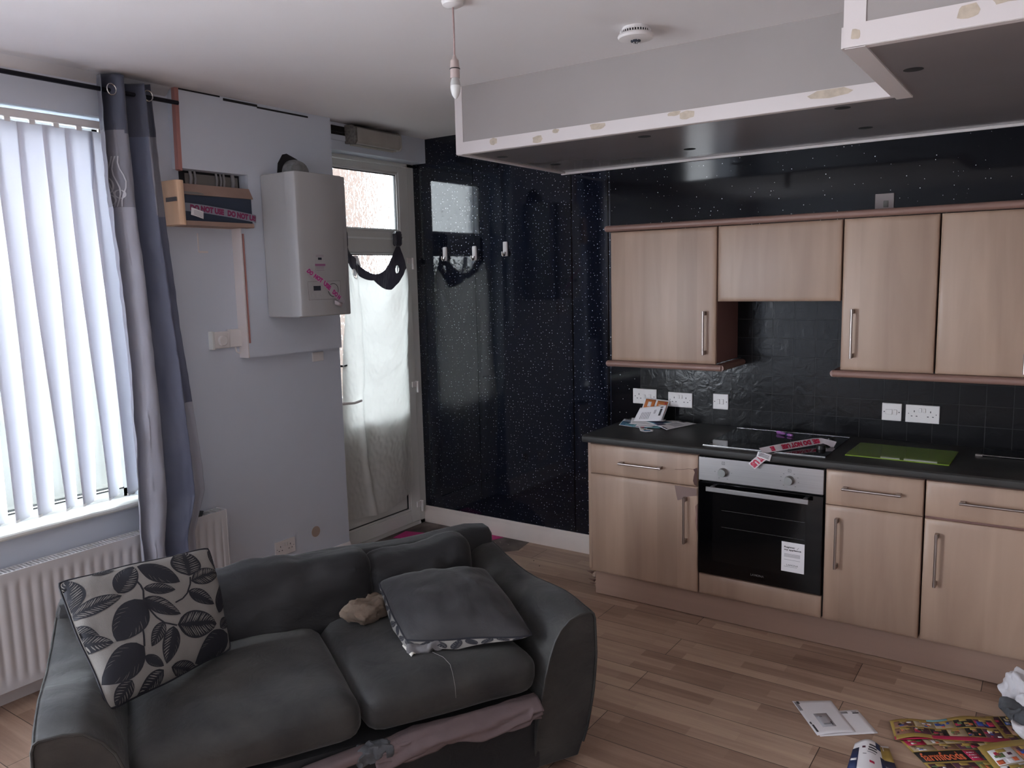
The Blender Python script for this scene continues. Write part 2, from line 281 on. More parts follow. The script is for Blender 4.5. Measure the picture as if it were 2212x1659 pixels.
# ------------------------------------------------------------------ helpers
def wmat(o):
    m = Matrix.Identity(4)
    while o is not None: m = o.matrix_basis @ m; o = o.parent
    return m
def tag(o, label=None, cat=None, group=None, kind=None):
    if label: o['label'] = label
    if cat: o['category'] = cat
    if group: o['group'] = group
    if kind: o['kind'] = kind
    return o
def thing(name, label, cat, loc=(0, 0, 0), rz=0.0, group=None):
    o = bpy.data.objects.new(name, None); o.empty_display_size = 0.05; C.objects.link(o); o.location = loc; o.rotation_euler = (0, 0, rz)
    return tag(o, label, cat, group)
class MB:
    def __init__(s): s.v = []; s.f = []; s.m = []
    def add(s, vs, fs, m=0):
        b = len(s.v); s.v += [Vector(p) for p in vs]
        for f in fs: s.f.append([b + i for i in f]); s.m.append(m)
        return s
    def box(s, x0, x1, y0, y1, z0, z1, m=0):
        vs = [(x, y, z) for z in (z0, z1) for y in (y0, y1) for x in (x0, x1)]
        return s.add(vs, [(0, 2, 3, 1), (4, 5, 7, 6), (0, 1, 5, 4), (2, 6, 7, 3), (0, 4, 6, 2), (1, 3, 7, 5)], m)
    def prism(s, poly, axis, a, b, m=0):
        n = len(poly); P = lambda q, t: {'x': (t, q[0], q[1]), 'y': (q[0], t, q[1]), 'z': (q[0], q[1], t)}[axis]
        vs = [P(q, a) for q in poly] + [P(q, b) for q in poly]
        fs = [tuple(range(n)), tuple(range(2 * n - 1, n - 1, -1))] + [(i, (i + 1) % n, n + (i + 1) % n, n + i) for i in range(n)]
        return s.add(vs, fs, m)
    def tube(s, pts, r, n=10, m=0, closed=False, caps=True):
        pts = [Vector(p) for p in pts]; N = len(pts); rs = r if isinstance(r, (list, tuple)) else [r] * N; vs = []; up = None
        for i, p in enumerate(pts):
            a = pts[(i - 1) % N] if (closed or i > 0) else p; b = pts[(i + 1) % N] if (closed or i < N - 1) else p
            t = (b - a).normalized()
            if up is None: up = Vector((0, 0, 1)) if abs(t.z) < 0.9 else Vector((1, 0, 0))
            up = (up - t * up.dot(t)).normalized(); sd = t.cross(up)
            for k in range(n):
                an = 2 * math.pi * k / n; vs.append(p + (up * math.cos(an) + sd * math.sin(an)) * rs[i])
        fs = []
        for i in range(N if closed else N - 1):
            for k in range(n): j = (i + 1) % N; fs.append((i * n + k, i * n + (k + 1) % n, j * n + (k + 1) % n, j * n + k))
        if not closed and caps: fs += [tuple(range(n - 1, -1, -1)), tuple(range((N - 1) * n, N * n))]
        return s.add(vs, fs, m)
    def lathe(s, prof, c, axis='z', n=24, m=0):
        vs = []; c = Vector(c)
        for r, h in prof:
            for k in range(n):
                a = 2 * math.pi * k / n; q = (r * math.cos(a), r * math.sin(a))
                vs.append(c + Vector({'z': (q[0], q[1], h), 'x': (h, q[0], q[1]), 'y': (q[0], h, q[1])}[axis]))
        fs = [(i * n + k, i * n + (k + 1) % n, (i + 1) * n + (k + 1) % n, (i + 1) * n + k) for i in range(len(prof) - 1) for k in range(n)]
        fs += [tuple(range(n - 1, -1, -1)), tuple(range((len(prof) - 1) * n, len(prof) * n))]
        return s.add(vs, fs, m)
    def grid(s, fn, nu, nv, m=0, skip=None, mf=None):
        vs = [fn(i / nu, j / nv) for j in range(nv + 1) for i in range(nu + 1)]; b = len(s.v); s.v += [Vector(p) for p in vs]
        for j in range(nv):
            for i in range(nu):
                if skip and skip((i + .5) / nu, (j + .5) / nv): continue
                q = j * (nu + 1) + i; s.f.append([b + q, b + q + 1, b + q + nu + 2, b + q + nu + 1]); s.m.append(mf((i + .5) / nu, (j + .5) / nv) if mf else m)
        return s
    def rbox(s, c, h, r, n=10, warp=None, m=0):
        bm = bmesh.new(); bmesh.ops.create_cube(bm, size=2); bmesh.ops.subdivide_edges(bm, edges=bm.edges[:], cuts=n, use_grid_fill=True)
        out = []
        for v in bm.verts:
            q = Vector([math.copysign(abs(v.co[i]), v.co[i]) * h[i] for i in range(3)])
            inn = Vector([max(-(h[i] - r), min(h[i] - r, q[i])) for i in range(3)]); d = q - inn
            if d.length > 1e-9: q = inn + d.normalized() * min(r, max(d.length, 0) if max(abs(d[0]), abs(d[1]), abs(d[2])) < r * .999 else r)
            if warp: q = warp(q, Vector(v.co))
            out.append(q + Vector(c))
        bm.verts.index_update(); fs = [tuple(v.index for v in f.verts) for f in bm.faces]; bm.free()
        return s.add(out, fs, m)
    def xf(s, mat): s.v = [mat @ v for v in s.v]; return s
    def build(s, name, mats, parent=None, bevel=0, seg=2, smooth=True, ang=35, solid=0, local=False, merge=True, sub=0):
        mats = mats if isinstance(mats, (list, tuple)) else [mats]
        vs = s.v
        if parent is not None and not local:
            inv = wmat(parent).inverted(); vs = [inv @ v for v in vs]
        mn = Vector([min(v[i] for v in vs) for i in range(3)]); mx = Vector([max(v[i] for v in vs) for i in range(3)])
        c = (mn + mx) / 2
        if parent is None: c.z = mn.z
        me = bpy.data.meshes.new(name); me.from_pydata([tuple(v - c) for v in vs], [], s.f); me.update()
        for mt in mats: me.materials.append(mt)
        for p, k in zip(me.polygons, s.m): p.material_index = k
        if merge:
            bm = bmesh.new(); bm.from_mesh(me); bmesh.ops.remove_doubles(bm, verts=bm.verts[:], dist=1e-5)
            bmesh.ops.recalc_face_normals(bm, faces=bm.faces[:]); bm.to_mesh(me); bm.free()
        if smooth:
            for p in me.polygons: p.use_smooth = True
            me.set_sharp_from_angle(angle=math.radians(ang))
        o = bpy.data.objects.new(name, me); C.objects.link(o); o.location = c
        if parent is not None: o.parent = parent
        if solid: md = o.modifiers.new('thickness', 'SOLIDIFY'); md.thickness = solid; md.offset = 0
        if bevel: md = o.modifiers.new('bevel', 'BEVEL'); md.width = bevel; md.segments = seg; md.limit_method = 'ANGLE'; md.angle_limit = math.radians(40)
        if sub: md = o.modifiers.new('sub', 'SUBSURF'); md.levels = sub; md.render_levels = sub
        return o
def struct(name, mb, mat, parent=None, **kw):
    o = mb.build(name, mat, parent, **kw)
    if parent is None: o['kind'] = 'structure'
    return o
_tc = {}
def text_geo(txt, bold=0.0, width=None):
    key = (txt, bold)
    if key not in _tc:
        cu = bpy.data.curves.new('t', 'FONT'); cu.body = txt; cu.size = 1; cu.offset = bold; cu.resolution_u = 3
        o = bpy.data.objects.new('t', cu); C.objects.link(o); dg = bpy.context.evaluated_depsgraph_get(); me = bpy.data.meshes.new_from_object(o.evaluated_get(dg))
        vs = [(v.co.x, v.co.y) for v in me.vertices]; fs = [tuple(p.vertices) for p in me.polygons]
        bpy.data.objects.remove(o); bpy.data.curves.remove(cu); bpy.data.meshes.remove(me)
        x0 = min(v[0] for v in vs); x1 = max(v[0] for v in vs); y0 = min(v[1] for v in vs); y1 = max(v[1] for v in vs)
        _tc[key] = ([((x - x0) / (x1 - x0), (y - y0) / (y1 - y0)) for x, y in vs], fs)
    return _tc[key]
def put_text(mb, txt, fn, u0, v0, u1, v1, m=0, bold=0.0):
    vs, fs = text_geo(txt, bold)
    mb.add([fn(u0 + (u1 - u0) * a, v0 + (v1 - v0) * b) for a, b in vs], fs, m)
def patch(mb, fn, u0, v0, u1, v1, m=0, n=4):
    mb.grid(lambda a, b: fn(u0 + (u1 - u0) * a, v0 + (v1 - v0) * b), n, n, m)
def plane_fn(o, a, b, off=0.0):
    o, a, b = Vector(o), Vector(a), Vector(b); nn = a.cross(b).normalized() * off
    return lambda u, v: o + a * u + b * v + nn
def lift(fn, d):
    def g(u, v):
        e = 1e-3; p = Vector(fn(u, v)); a = Vector(fn(u + e, v)) - p; b = Vector(fn(u, v + e)) - p; n = a.cross(b)
        return p + n.normalized() * d if n.length > 0 else p
    return g

# ------------------------------------------------------------------ room shell
H = 2.719
XR = 4.55; YB = -6.7
struct('floor', MB().box(-0.12, XR + .1, YB - .1, 0.1, -0.06, 0), m_floor)
# thin patch of bare subfloor by the door, the laminate stops there
sub = MB().add([(-0.115, -0.9, .0012), (0.30, -0.72, .0012), (0.62, -0.44, .0012), (0.83, -0.19, .0012), (0.80, -0.01, .0012), (-0.115, 0, .0012)], [(0, 1, 2, 3, 4, 5)])
struct('floor_bare_patch', sub, m_sub, smooth=False)
cl = MB().box(-0.4, XR + .1, YB - .1, 0.15, H, H + .1)
struct('ceiling', cl, m_ceil)
wk = struct('wall_kitchen', MB().box(-0.3, 1.42, 0.0, 0.15, 0, H), m_glit)
struct('wall_kitchen_right', MB().box(1.42, XR + .1, 0.0, 0.15, 0, H), m_glit2)
struct('wall_right', MB().box(XR, XR + .12, YB, 0.0, 0, H), m_wallr)
struct('wall_back', MB().box(0, XR, YB - .12, YB, 0, H), m_wall)
WY0, WY1, WZ0, WZ1 = -4.05, -2.2, 0.715, 2.54
DY = -0.883; DZ = 2.56
wl = MB()
wl.box(-.3, 0, YB - .12, -6.25, 0, H); wl.box(-.3, 0, -4.65, WY0, 0, H); wl.box(-.3, 0, -6.25, -4.65, 0, .5); wl.box(-.3, 0, -6.25, -4.65, 2.1, H); wl.box(-.3, 0, WY0, WY1, 0, WZ0); wl.box(-.3, 0, WY0, WY1, WZ1, H)  # includes an unseen opening, added so the fill lamp shines in
wl.box(-.3, 0, WY1, DY, 0, H); wl.box(-.3, 0, DY, 0.0, DZ, H)
struct('wall_window', wl, m_wall, smooth=False)
# curved ceiling edge along the window wall
cv = MB(); cvp = [(0, H), (0, H - .035), (.012, H - .03), (.03, H - .012), (.06, H)]
cv.prism([(a, b) for a, b in cvp], 'y', YB, -1.94); struct('trim_1', cv, m_ceil)
# sparkle wall joint strips and tile edge
for i, (x, r) in enumerate(((1.15, .006), (1.40, .009), (0.40, .0025))):
    t = MB(); t.prism([(x - r, 0.0), (x - r * .5, -r * .7), (x + r * .5, -r * .7), (x + r, 0.0)], 'z', 0.125 if x < 1.5 else .9, 2.39 if x > 1.09 else H, 0)
    struct('trim_%d' % (i + 2), t, m_glassblk)
# skirting along the sparkle wall
def skirt(x0, x1, y, h=0.122):
    prof = [(y, 0), (y - .018, 0), (y - .018, h * .70), (y - .013, h * .76), (y - .013, h * .86), (y - .007, h), (y, h)]
    return MB().prism([(a, b) for a, b in prof], 'x', x0, x1)
struct('baseboard_kitchen', skirt(-0.115, 1.58, 0.0), m_skirt)
sk = MB(); sk.prism([(0, 0), (.022, 0), (.022, .075), (.015, .085), (.015, .105), (.006, .125), (0, .125)], 'y', YB, -0.885)
struct('baseboard_window', sk, m_white)

# outside
struct('ground_outside', MB().box(-9, -.3, -9, 6, -.25, -.1), m_ground)
struct('wall_outside_brick', MB().box(-3.3, -3.0, .2, 2.62, -.1, 4.6), m_brick)
fw = MB().box(-3.3, -3.1, -9, .2, -.1, 2.0); struct('wall_outside_yard', fw, m_conc)

# ------------------------------------------------------------------ window
win = thing('window_1', None, None, (-.16, (WY0 + WY1) / 2, WZ0)); win['kind'] = 'structure'
fr = MB(); fx0, fx1 = -.19, -.12
for (a, b, c, d) in ((WY0, WY0 + .06, WZ0, WZ1), (WY1 - .06, WY1, WZ0, WZ1), (-3.16, -3.09, WZ0, WZ1)): fr.box(fx0, fx1, a, b, c, d)
fr.box(fx0, fx1, WY0, WY1, WZ0, WZ0 + .065); fr.box(fx0, fx1, WY0, WY1, WZ1 - .06, WZ1)
fr.build('window_frame', m_upvc, win, bevel=.004)
gk = MB()
for a, b in ((WY0 + .055, -3.155), (-3.095, WY1 - .055)):
    gk.box(-.158, -.155, a, b, WZ0 + .06, WZ0 + .075); gk.box(-.118, -.115, a, b, WZ0 + .062, WZ0 + .069)
gk.build('window_gasket', m_blackplast, win)
MB().box(-.158, -.152, WY0 + .05, WY1 - .05, WZ0 + .05, WZ1 - .05).build('pane', m_clear, win, smooth=False)
sl = MB(); sl.prism([(-.14, WZ0 - .004), (.035, WZ0 - .004), (.042, WZ0 + .004), (.042, WZ0 + .014), (.036, WZ0 + .02), (-.14, WZ0 + .02)], 'y', WY0 - .04, WY1 + .04)
sl.build('window_sill', m_upvc, win)

# ------------------------------------------------------------------ vertical blind
bl = thing('vertical_blind', 'white fabric vertical blind filling the tall window behind the curtain', 'blind', (-.03, -3.1, WZ0 + .02))
hr = MB().box(-.055, -.015, WY0 + .02, WY1 - .02, 2.488, 2.522); hr.build('headrail', m_plast, bl, bevel=.004)
ns = 18; step = .1003
tapes = MB()
for i in range(ns):
    yc = -2.262 - i * step
    if yc - .05 < WY0: break
    g = MB(); hw = .0445 + .019; ph = random.uniform(-.5, .5)
    def fn(u, v, yc=yc, ph=ph, hw=hw):
        z = 2.475 - v * (2.475 - .765); a = -math.radians(3 + 41 * max(0, v - .10) ** 1.1 + 5 * math.sin(v * 5 + ph * 6)); t = (u - .5) * 2
        sw = .012 * math.sin(v * 3.1 + ph * 4) * v
        cup = .006 * (1 - t * t)
        return (-.035 + t * hw * math.sin(a) + cup * math.cos(a), yc + t * hw * math.cos(a) + sw, z)
    g.grid(fn, 6, 28); g.build('blind_slat', m_blind, bl, solid=.0008)
    h = MB().box(-.042, -.028, yc - .012, yc + .012, 2.470, 2.490); h.build('slat_hanger', m_plast, bl)
    b0 = Vector(fn(0, 1)); b1 = Vector(fn(1, 1)); d = (b1 - b0).normalized(); nrm = Vector((d.y, -d.x, 0)) * .003
    wt = MB().add([b0 + nrm, b1 + nrm, b1 - nrm, b0 - nrm, b0 + nrm + Vector((0, 0, .012)), b1 + nrm + Vector((0, 0, .012)), b1 - nrm + Vector((0, 0, .012)), b0 - nrm + Vector((0, 0, .012))],
                  [(0, 1, 2, 3), (4, 5, 6, 7), (0, 1, 5, 4), (1, 2, 6, 5), (2, 3, 7, 6), (3, 0, 4, 7)]); wt.build('slat_weight', m_plast, bl)
pts = [(-.035 + .01 * math.sin(t * 40), -2.25 - t * 1.7, .768 - .008 * abs(math.sin(t * 1.7 * 10 * math.pi))) for t in [k / 160 for k in range(161)]]
MB().tube(pts, .0013, 5).build('bottom_chain', m_plast, bl)

# ------------------------------------------------------------------ curtain pole and curtain
cp = thing('curtain_pole', 'dark metal curtain pole above the blind with a cut bare end', 'curtain pole', (.1, -3.1, 2.64))
MB().tube([(.1, -4.4, 2.642), (.1, -1.94, 2.640)], .0105, 14).build('pole', m_rod, cp)
for y in (-4.2, -2.9): MB().box(.0, .1, y - .008, y + .008, 2.62, 2.634).build('pole_bracket', m_rod, cp)
cu = thing('curtain', 'slate and silver eyelet curtain bunched beside the window', 'curtain', (.12, -2.2, .36))
TOPW = (-2.335, -2.072)
def curt(u, v):
    z = 2.70 - v * 2.33
    # left / right silhouette
    yl = -2.335 - .01 * math.sin(v * 9) - .045 * v ** 2; 
    yr = -2.072 + .012 * math.sin(v * 4) + .075 * max(0, math.sin(min(1, (v / .84)) ** 3 * math.pi / 2)) * (1 if v < .84 else max(0, 1 - (v - .84) / .16 * 1.9))
    y = yl + (yr - yl) * (u + .035 * math.sin(u * 2 * math.pi * 3 + 1))
    amp = .050 * (1 - .25 * v) * (1 - .2 * u); x = .100 + amp * math.sin(u * 2 * math.pi * 2.5 + 2.6 + .7 * v * math.sin(u * 5)) + .10 * v ** 1.2
    x += .008 * noise.noise(Vector((u * 6, v * 9, 1))) + .004 * noise.noise(Vector((u * 20, v * 40, 1)))
    if u < .25: x += .012 * noise.noise(Vector((u * 10, v * 22, 5)))
    z += .012 * math.sin(u * 7) * (v < .02)
    return (x, y, z)
def cmat(u, v):
    z = 2.70 - v * 2.33
    if z > 2.455 + .012 * math.sin(u * 9): return 0
    if u < .36:
        if z > 2.13: return 1
        return 3
    if z > 2.10 and u > .72: return 1
    if u > .8 and z < 1.2: return 3
    return 2
cg = MB(); cg.grid(curt, 120, 150, mf=cmat); cb_ = cg.build('curtain_panel', [m_cband, m_cgrey2, m_cblue, m_csil], cu, solid=.0015, ang=80)
# embroidered rings and stalks on the left flap
em = MB(); cf = lift(curt, -.0035); cf2 = lift(curt, .0035)
def stroke(pts, wdt=.006):
    for fnn in (cf, cf2):
        for (a, b) in zip(pts[:-1], pts[1:]):
            dx, dz = b[0] - a[0], (b[1] - a[1]) * 9; L = math.hypot(dx, dz) or 1; nx, nz = -dz / L * wdt, dx / L * wdt / 9
            em.add([fnn(a[0] + nx, a[1] + nz), fnn(b[0] + nx, b[1] + nz), fnn(b[0] - nx, b[1] - nz), fnn(a[0] - nx, a[1] - nz)], [(0, 1, 2, 3)])
for (uc, vc, ru, rv) in ((.16, .205, .05, .016), (.17, .232, .04, .010), (.24, .222, .03, .008)):
    stroke([(uc + ru * math.cos(t), vc + rv * math.sin(t)) for t in [k * math.pi / 10 for k in range(21)]])
for k in range(5):
    u0 = .12 + .035 * k; stroke([(u0 + .02 * math.sin(q * .9 + k), .15 + q * .012) for q in range(9)], .004)
em.build('embroidery', m_emb, cu, smooth=False, merge=False)
for (y, z) in ((-2.285, 2.64), (-2.11, 2.64)):
    ring = [(.1 + .022 * math.cos(a) * .5, y + .014 * math.cos(a), z + .022 * math.sin(a)) for a in [k * math.pi / 12 for k in range(24)]]
    MB().tube([(.125 + .004, y + .021 * math.cos(a), z + .024 * math.sin(a)) for a in [k * math.pi / 12 for k in range(24)]], .0035, 6, closed=True).build('eyelet', m_chrome, cu)

# ------------------------------------------------------------------ radiator
ra = thing('radiator', 'long white panel radiator under the window sill', 'radiator', (.09, -2.8, .09))
rp = MB(); yy0, yy1, n = -3.75, -1.855, 42; prof = []
z0, z1 = .095, .585
def radfn(u, v):
    y = yy0 + (yy1 - yy0) * u; z = z0 + (z1 - z0) * v
    fl = .5 + .5 * math.cos(u * n * 2 * math.pi); fl = fl ** .6; e = min(1, max(0, (v - .06) / .06), max(0, (.94 - v) / .06)); ee = 1 if .012 < u < .988 else 0
    return (.121 - .008 * (1 - fl) * e * ee, y, z)
rp.grid(radfn, n * 10, 24); rp.box(.045, .1125, yy0, yy1, z0, z1); rp.build('panel', m_rad, ra, ang=60)
gr = MB(); gr.box(.045, .052, yy0, yy1, z1, z1 + .014); gr.box(.112, .1215, yy0, yy1, z1 - .004, z1 + .014); gr.box(.05, .115, yy0, yy1, z1 - .004, z1 - .001)
k = yy0
while k < yy1: gr.box(.052, .112, k, k + .007, z1 + .004, z1 + .014); k += .0165
gr.build('top_grille', m_rad, ra, smooth=False)
MB().box(.04, .1225, yy1, yy1 + .006, z0 + .01, z1 + .016).build('side_cover', m_rad, ra, bevel=.002)
MB().tube([(.08, yy1 - .03, .1), (.08, yy1 - .03, .0)], .0075, 10).build('pipe', m_white, ra)
MB().tube([(.08, yy0 + .03, .1), (.08, yy0 + .03, .0)], .0075, 10).build('pipe', m_white, ra)
tag(MB().add([(.0, -1.97, .607), (.085, -1.96, .612), (.115, -1.99, .601), (.11, -2.13, .601), (.0, -2.13, .607), (.03, -1.92, .64)], [(0, 1, 2, 3, 4)]).build('dark_cloth_scrap', m_clothdark, solid=.004), 'dark scrap of cloth lying on the right end of the radiator', 'cloth')

# ------------------------------------------------------------------ boxing around the boiler, service items
bx = MB(); X = .07
bx.prism([(-1.93, 2.338), (-1.54, 2.338), (-1.54, 2.07), (-1.605, 2.07), (-1.605, 1.37), (-.93, 1.37), (-.93, H), (-1.93, H)], 'x', 0, X)
struct('trim_5', bx, m_wall, smooth=False)
jt = MB(); jt.box(X, X + .003, -1.93, -1.68, 2.712, H); jt.box(X, X + .004, -1.66, -1.45, 2.700, 2.712, 0); jt.box(X, X + .003, -1.45, -1.1, 2.694, 2.703)
struct('trim_6', jt, m_dark, smooth=False)
st = MB().prism([(-1.945, 2.33), (-1.925, 2.325), (-1.922, 2.50), (-1.915, H), (-1.935, H)], 'x', .045, X + .004)
tag(st.build('timber_batten', m_pink, smooth=False), 'bare pinkish timber batten running down the left edge of the boxing', 'batten')
wc = MB(); wc.box(0, .006, -2.02, -1.60, 2.056, 2.062); wc.box(0, .008, -1.60, -1.595, 1.42, 2.06); struct('trim_7', wc, m_trim, smooth=False)
struct('trim_8', MB().box(0, .0745, -1.612, -1.605, 1.37, 2.07), m_trim, smooth=False)
struct('trim_9', MB().box(X, X + .006, -1.60, -1.592, 1.45, 2.03), m_pink, smooth=False)
# recess with cables above the fuse box
rc = MB().box(0.001, .004, -1.90, -1.545, 2.262, 2.338); struct('trim_10', rc, m_dark, smooth=False)
struct('trim_11', MB().box(0.004, .012, -1.87, -1.56, 2.262, 2.325), m_cgrey, smooth=False)
cbt = thing('cable_bundle', 'grey cables dropping from the hole in the boxing to the fuse box', 'cables', (.02, -1.7, 2.26))
for y, r in ((-1.85, .008), (-1.825, .006), (-1.70, .006), (-1.675, .005), (-1.655, .006), (-1.60, .01)):
    MB().tube([(.022, y, 2.27), (.024, y + .004, 2.30), (.022, y, 2.337)], r, 8).build('cable', m_pipe, cbt)
# fuse box
fb = thing('fuse_box', 'timber and board fuse box cover with navy front on the wall beside the curtain', 'fuse box', (.06, -1.77, 2.06))
pw = MB(); pr = [(.0, -2.008), (.115, -2.008), (.135, -2.0), (.140, -1.985), (.135, -1.968), (.125, -1.960), (0, -1.960)]
pw.prism(pr, 'z', 2.058, 2.272); pw.build('side_post', m_palewood, fb, bevel=.003)
MB().add([(.0, -1.96, 2.268), (.0, -1.545, 2.268), (.085, -1.55, 2.262), (.085, -1.96, 2.262), (.118, -1.552, 2.208), (.118, -1.96, 2.208)], [(0, 1, 2, 3), (3, 2, 4, 5), (1, 4, 2), (0, 3, 5)]).build('top_board', m_card, fb, smooth=False, solid=.004)
MB().add([(.0865, -1.955, 2.259), (.0865, -1.86, 2.256), (.120, -1.845, 2.2095), (.120, -1.958, 2.2095)], [(0, 1, 2, 3)]).build('grey_patch', m_cgrey, fb, smooth=False)
MB().box(0, .112, -1.955, -1.558, 2.080, 2.208).build('front_panel', m_navy, fb, bevel=.002)
MB().box(0, .128, -1.96, -1.56, 2.058, 2.081).build('bottom_ledge', m_card, fb, bevel=.003)
MB().box(.05, .135, -2.012, -2.007, 2.17, 2.19).build('hinge', m_chrome, fb)
# warning tapes
def tape(name, label, path, width, texts, red, rot180=False, group='warning tapes', tagpos=None):
    """path: (point, across-vector) pairs; text runs along u"""
    t = thing(name, label, 'tape', path[0][0], 0, group)
    pts = [Vector(p) for p, a in path]; ac = [Vector(a).normalized() for p, a in path]; L = [0]
    for a, b in zip(pts[:-1], pts[1:]): L.append(L[-1] + (b - a).length)
    T = L[-1]
    def fn(u, v):
        s = max(0, min(1, u)) * T; i = max(0, min(len(L) - 2, next((k for k in range(len(L) - 1) if s <= L[k + 1]), len(L) - 2)))
        f = (s - L[i]) / (L[i + 1] - L[i]); f = f
        return pts[i].lerp(pts[i + 1], f) + ac[i].lerp(ac[i + 1], f) * (v - .5) * width
    g = MB().grid(fn, 40, 2); g.build('strip', {m_dull: m_tdull, m_magenta: m_tboil}.get(red, m_tape), t, ang=180)
    for side in (1, -1):
        tm = MB(); f2 = lift(fn, .0008 * side)
        for (tx, u0, u1) in texts:
            if rot180: put_text(tm, tx, f2, u1, .86, u0, .14, 0, .075)
            else: put_text(tm, tx, f2, u0, .12, u1, .88, 0, .075)
        if side == 1: tm.build('lettering', red, t, smooth=False, merge=False)
    return t, fn
t1, f1 = tape('warning_tape', 'translucent do-not-use tape stuck across the navy fuse box front', [((.1135, -1.955, 2.148), (0, .05, 1)), ((.1145, -1.85, 2.142), (0, .06, 1)), ((.1145, -1.7, 2.128), (0, .08, 1)), ((.115, -1.575, 2.112), (0, .1, 1)), ((.122, -1.552, 2.108), (0, .1, 1)), ((.119, -1.540, 2.104), (0, .1, 1))], .040,
              [('DO NOT USE', .07, .53), ('DO NOT US', .58, .99)], m_dull)
lb = MB().grid(lambda u, v: (.1165 + .004 * math.sin(u * 3), -1.925 + u * .068 + v * .004, 2.128 - u * .018 + (v - .5) * .036), 6, 3)
t_ = lb.build('tape_label', m_paper, t1, solid=.0006)
lm = MB(); 
for q in range(4): patch(lm, lambda u, v: Vector((.1175 + .004 * math.sin(u * 3), -1.925 + u * .068 + v * .004, 2.128 - u * .018 + (v - .5) * .036)), .2, .2 + q * .17, .85, .25 + q * .17)
lm.build('label_print', m_lite, t_, smooth=False)
# electrical plates
def plate(name, label, c, w_, h_, axis, kind='double', group=None, z=None, toned=m_plast):
    """c = (along, z) centre; axis 'y' -> on the kitchen wall facing -y; 'x' -> on the window wall facing +x"""
    base = (c[0], -.0, c[1]) if axis == 'y' else (0, c[0], c[1])
    off = {'y': -.0095 if False else 0}
    def B(a0, a1, d0, d1, z0, z1, mb):
        if axis == 'y': mb.box(c[0] + a0, c[0] + a1, YW - d1, YW - d0, c[1] + z0, c[1] + z1)
        else: mb.box(XW + d0, XW + d1, c[0] + a0, c[0] + a1, c[1] + z0, c[1] + z1)
    t = thing(name, label, 'socket' if 'socket' in name else 'switch', base, 0, group)
    m = MB(); B(-w_ / 2, w_ / 2, 0, .009, -h_ / 2, h_ / 2, m); m.build('faceplate', toned, t, bevel=.0025)
    sgn = 1
    def slot(a, zz, ww, hh, nm='pin_hole'):
        q = MB(); B(a - ww / 2, a + ww / 2, .0085, .0096, zz - hh / 2, zz + hh / 2, q); q.build(nm, m_blackplast, t, smooth=False)
    def rock(a, zz, ww=.011, hh=.02):
        q = MB(); B(a - ww / 2, a + ww / 2, .008, .0135, zz - hh / 2, zz + hh / 2, q); q.build('rocker', m_plast, t, bevel=.0015)
    def sock(a):
        slot(a, .012, .004, .009); slot(a - .011, -.012, .0075, .004); slot(a + .011, -.012, .0075, .004)
    if kind == 'double': sock(-.036); sock(.036); rock(-.009, .018); rock(.009, .018); slot(-.061, 0, .004, .004, 'screw'); slot(.061, 0, .004, .004, 'screw')
    if kind == 'cooker': sock(-.036); rock(.0, -.002, .012, .026); rock(.034, -.002, .016, .034); slot(-.061, 0, .005, .005, 'screw'); slot(.061, 0, .005, .005, 'screw')
    if kind == 'switch2': rock(-.011, 0, .014, .028); rock(.011, 0, .014, .028); slot(-.034, 0, .005, .005, 'screw'); slot(.034, 0, .005, .005, 'screw')
    if kind == 'fused': rock(-.012, 0, .03, .026); rock(.016, 0, .016, .026); slot(-.034, 0, .005, .005, 'screw'); slot(.034, 0, .005, .005, 'screw')
    if kind == 'blank': q = MB(); B(-.004, .018, .0085, .012, -.022, .01, q); q.build('cable_outlet', m_cgrey, t, bevel=.002)
    return t
YW = -.0085; XW = 0
plate('wall_socket', 'white cooker socket with extra switch above the paper pile', (1.648, 1.046), .152, .09, 'y', 'cooker', 'plates on the kitchen wall')
plate('wall_socket', 'white double socket to the right of the paper pile', (1.872, 1.040), .148, .086, 'y', 'double', 'plates on the kitchen wall')
plate('wall_switch', 'white two-gang switch on tiles left of the hob', (2.114, 1.046), .088, .087, 'y', 'switch2', 'plates on the kitchen wall')
plate('wall_switch', 'white fused spur switch above the green board', (2.996, 1.054), .09, .088, 'y', 'fused', 'plates on the kitchen wall')
plate('wall_socket', 'white double socket beside the fused spur above the green board', (3.134, 1.053), .150, .088, 'y', 'double', 'plates on the kitchen wall')
YW = 0
plate('wall_switch', 'grubby blank outlet plate just above the wall cabinets', (2.926, 2.085), .086, .09, 'y', 'blank', 'plates on the kitchen wall', toned=M('grubby_plate', (150, 136, 134), .5))
plate('wall_socket', 'white double socket low on the window wall behind the sofa', (-1.395, .238), .146, .088, 'x', 'double')
plate('wall_switch', 'small white spur plate under the boiler boxing', (-1.065, 1.325), .086, .055, 'x', 'none')
tag(MB().lathe([(.001, .0), (.033, .0), (.033, .002), (.001, .002)], (0, -1.155, .264), 'x', 24).build('filler_patch', M('filler', (170, 152, 140), .8)), 'round beige filler patch low on the wall by the door', 'patch')
th = thing('thermostat', 'white dial thermostat and cable box left of the boiler', 'thermostat', (.0, -1.7, 1.42))
MB().box(0, .032, -1.795, -1.69, 1.432, 1.520).build('thermostat_body', m_plast, th, bevel=.006)
MB().box(.0, .036, -1.800, -1.785, 1.428, 1.524).build('end_cap', m_upvc, th, bevel=.003)
MB().lathe([(.027, .030), (.027, .044), (.023, .047), (.001, .047)], (0, -1.738, 1.474), 'x', 28).build('dial', m_plast, th)
MB().box(0, .022, -1.688, -1.608, 1.432, 1.528).build('cable_box', m_plast, th, bevel=.004)
MB().tube([(.01, -1.645, 1.433), (.012, -1.64, 1.405), (.012, -1.62, 1.395), (.01, -1.606, 1.40)], .004, 8).build('cable', m_plast, th)
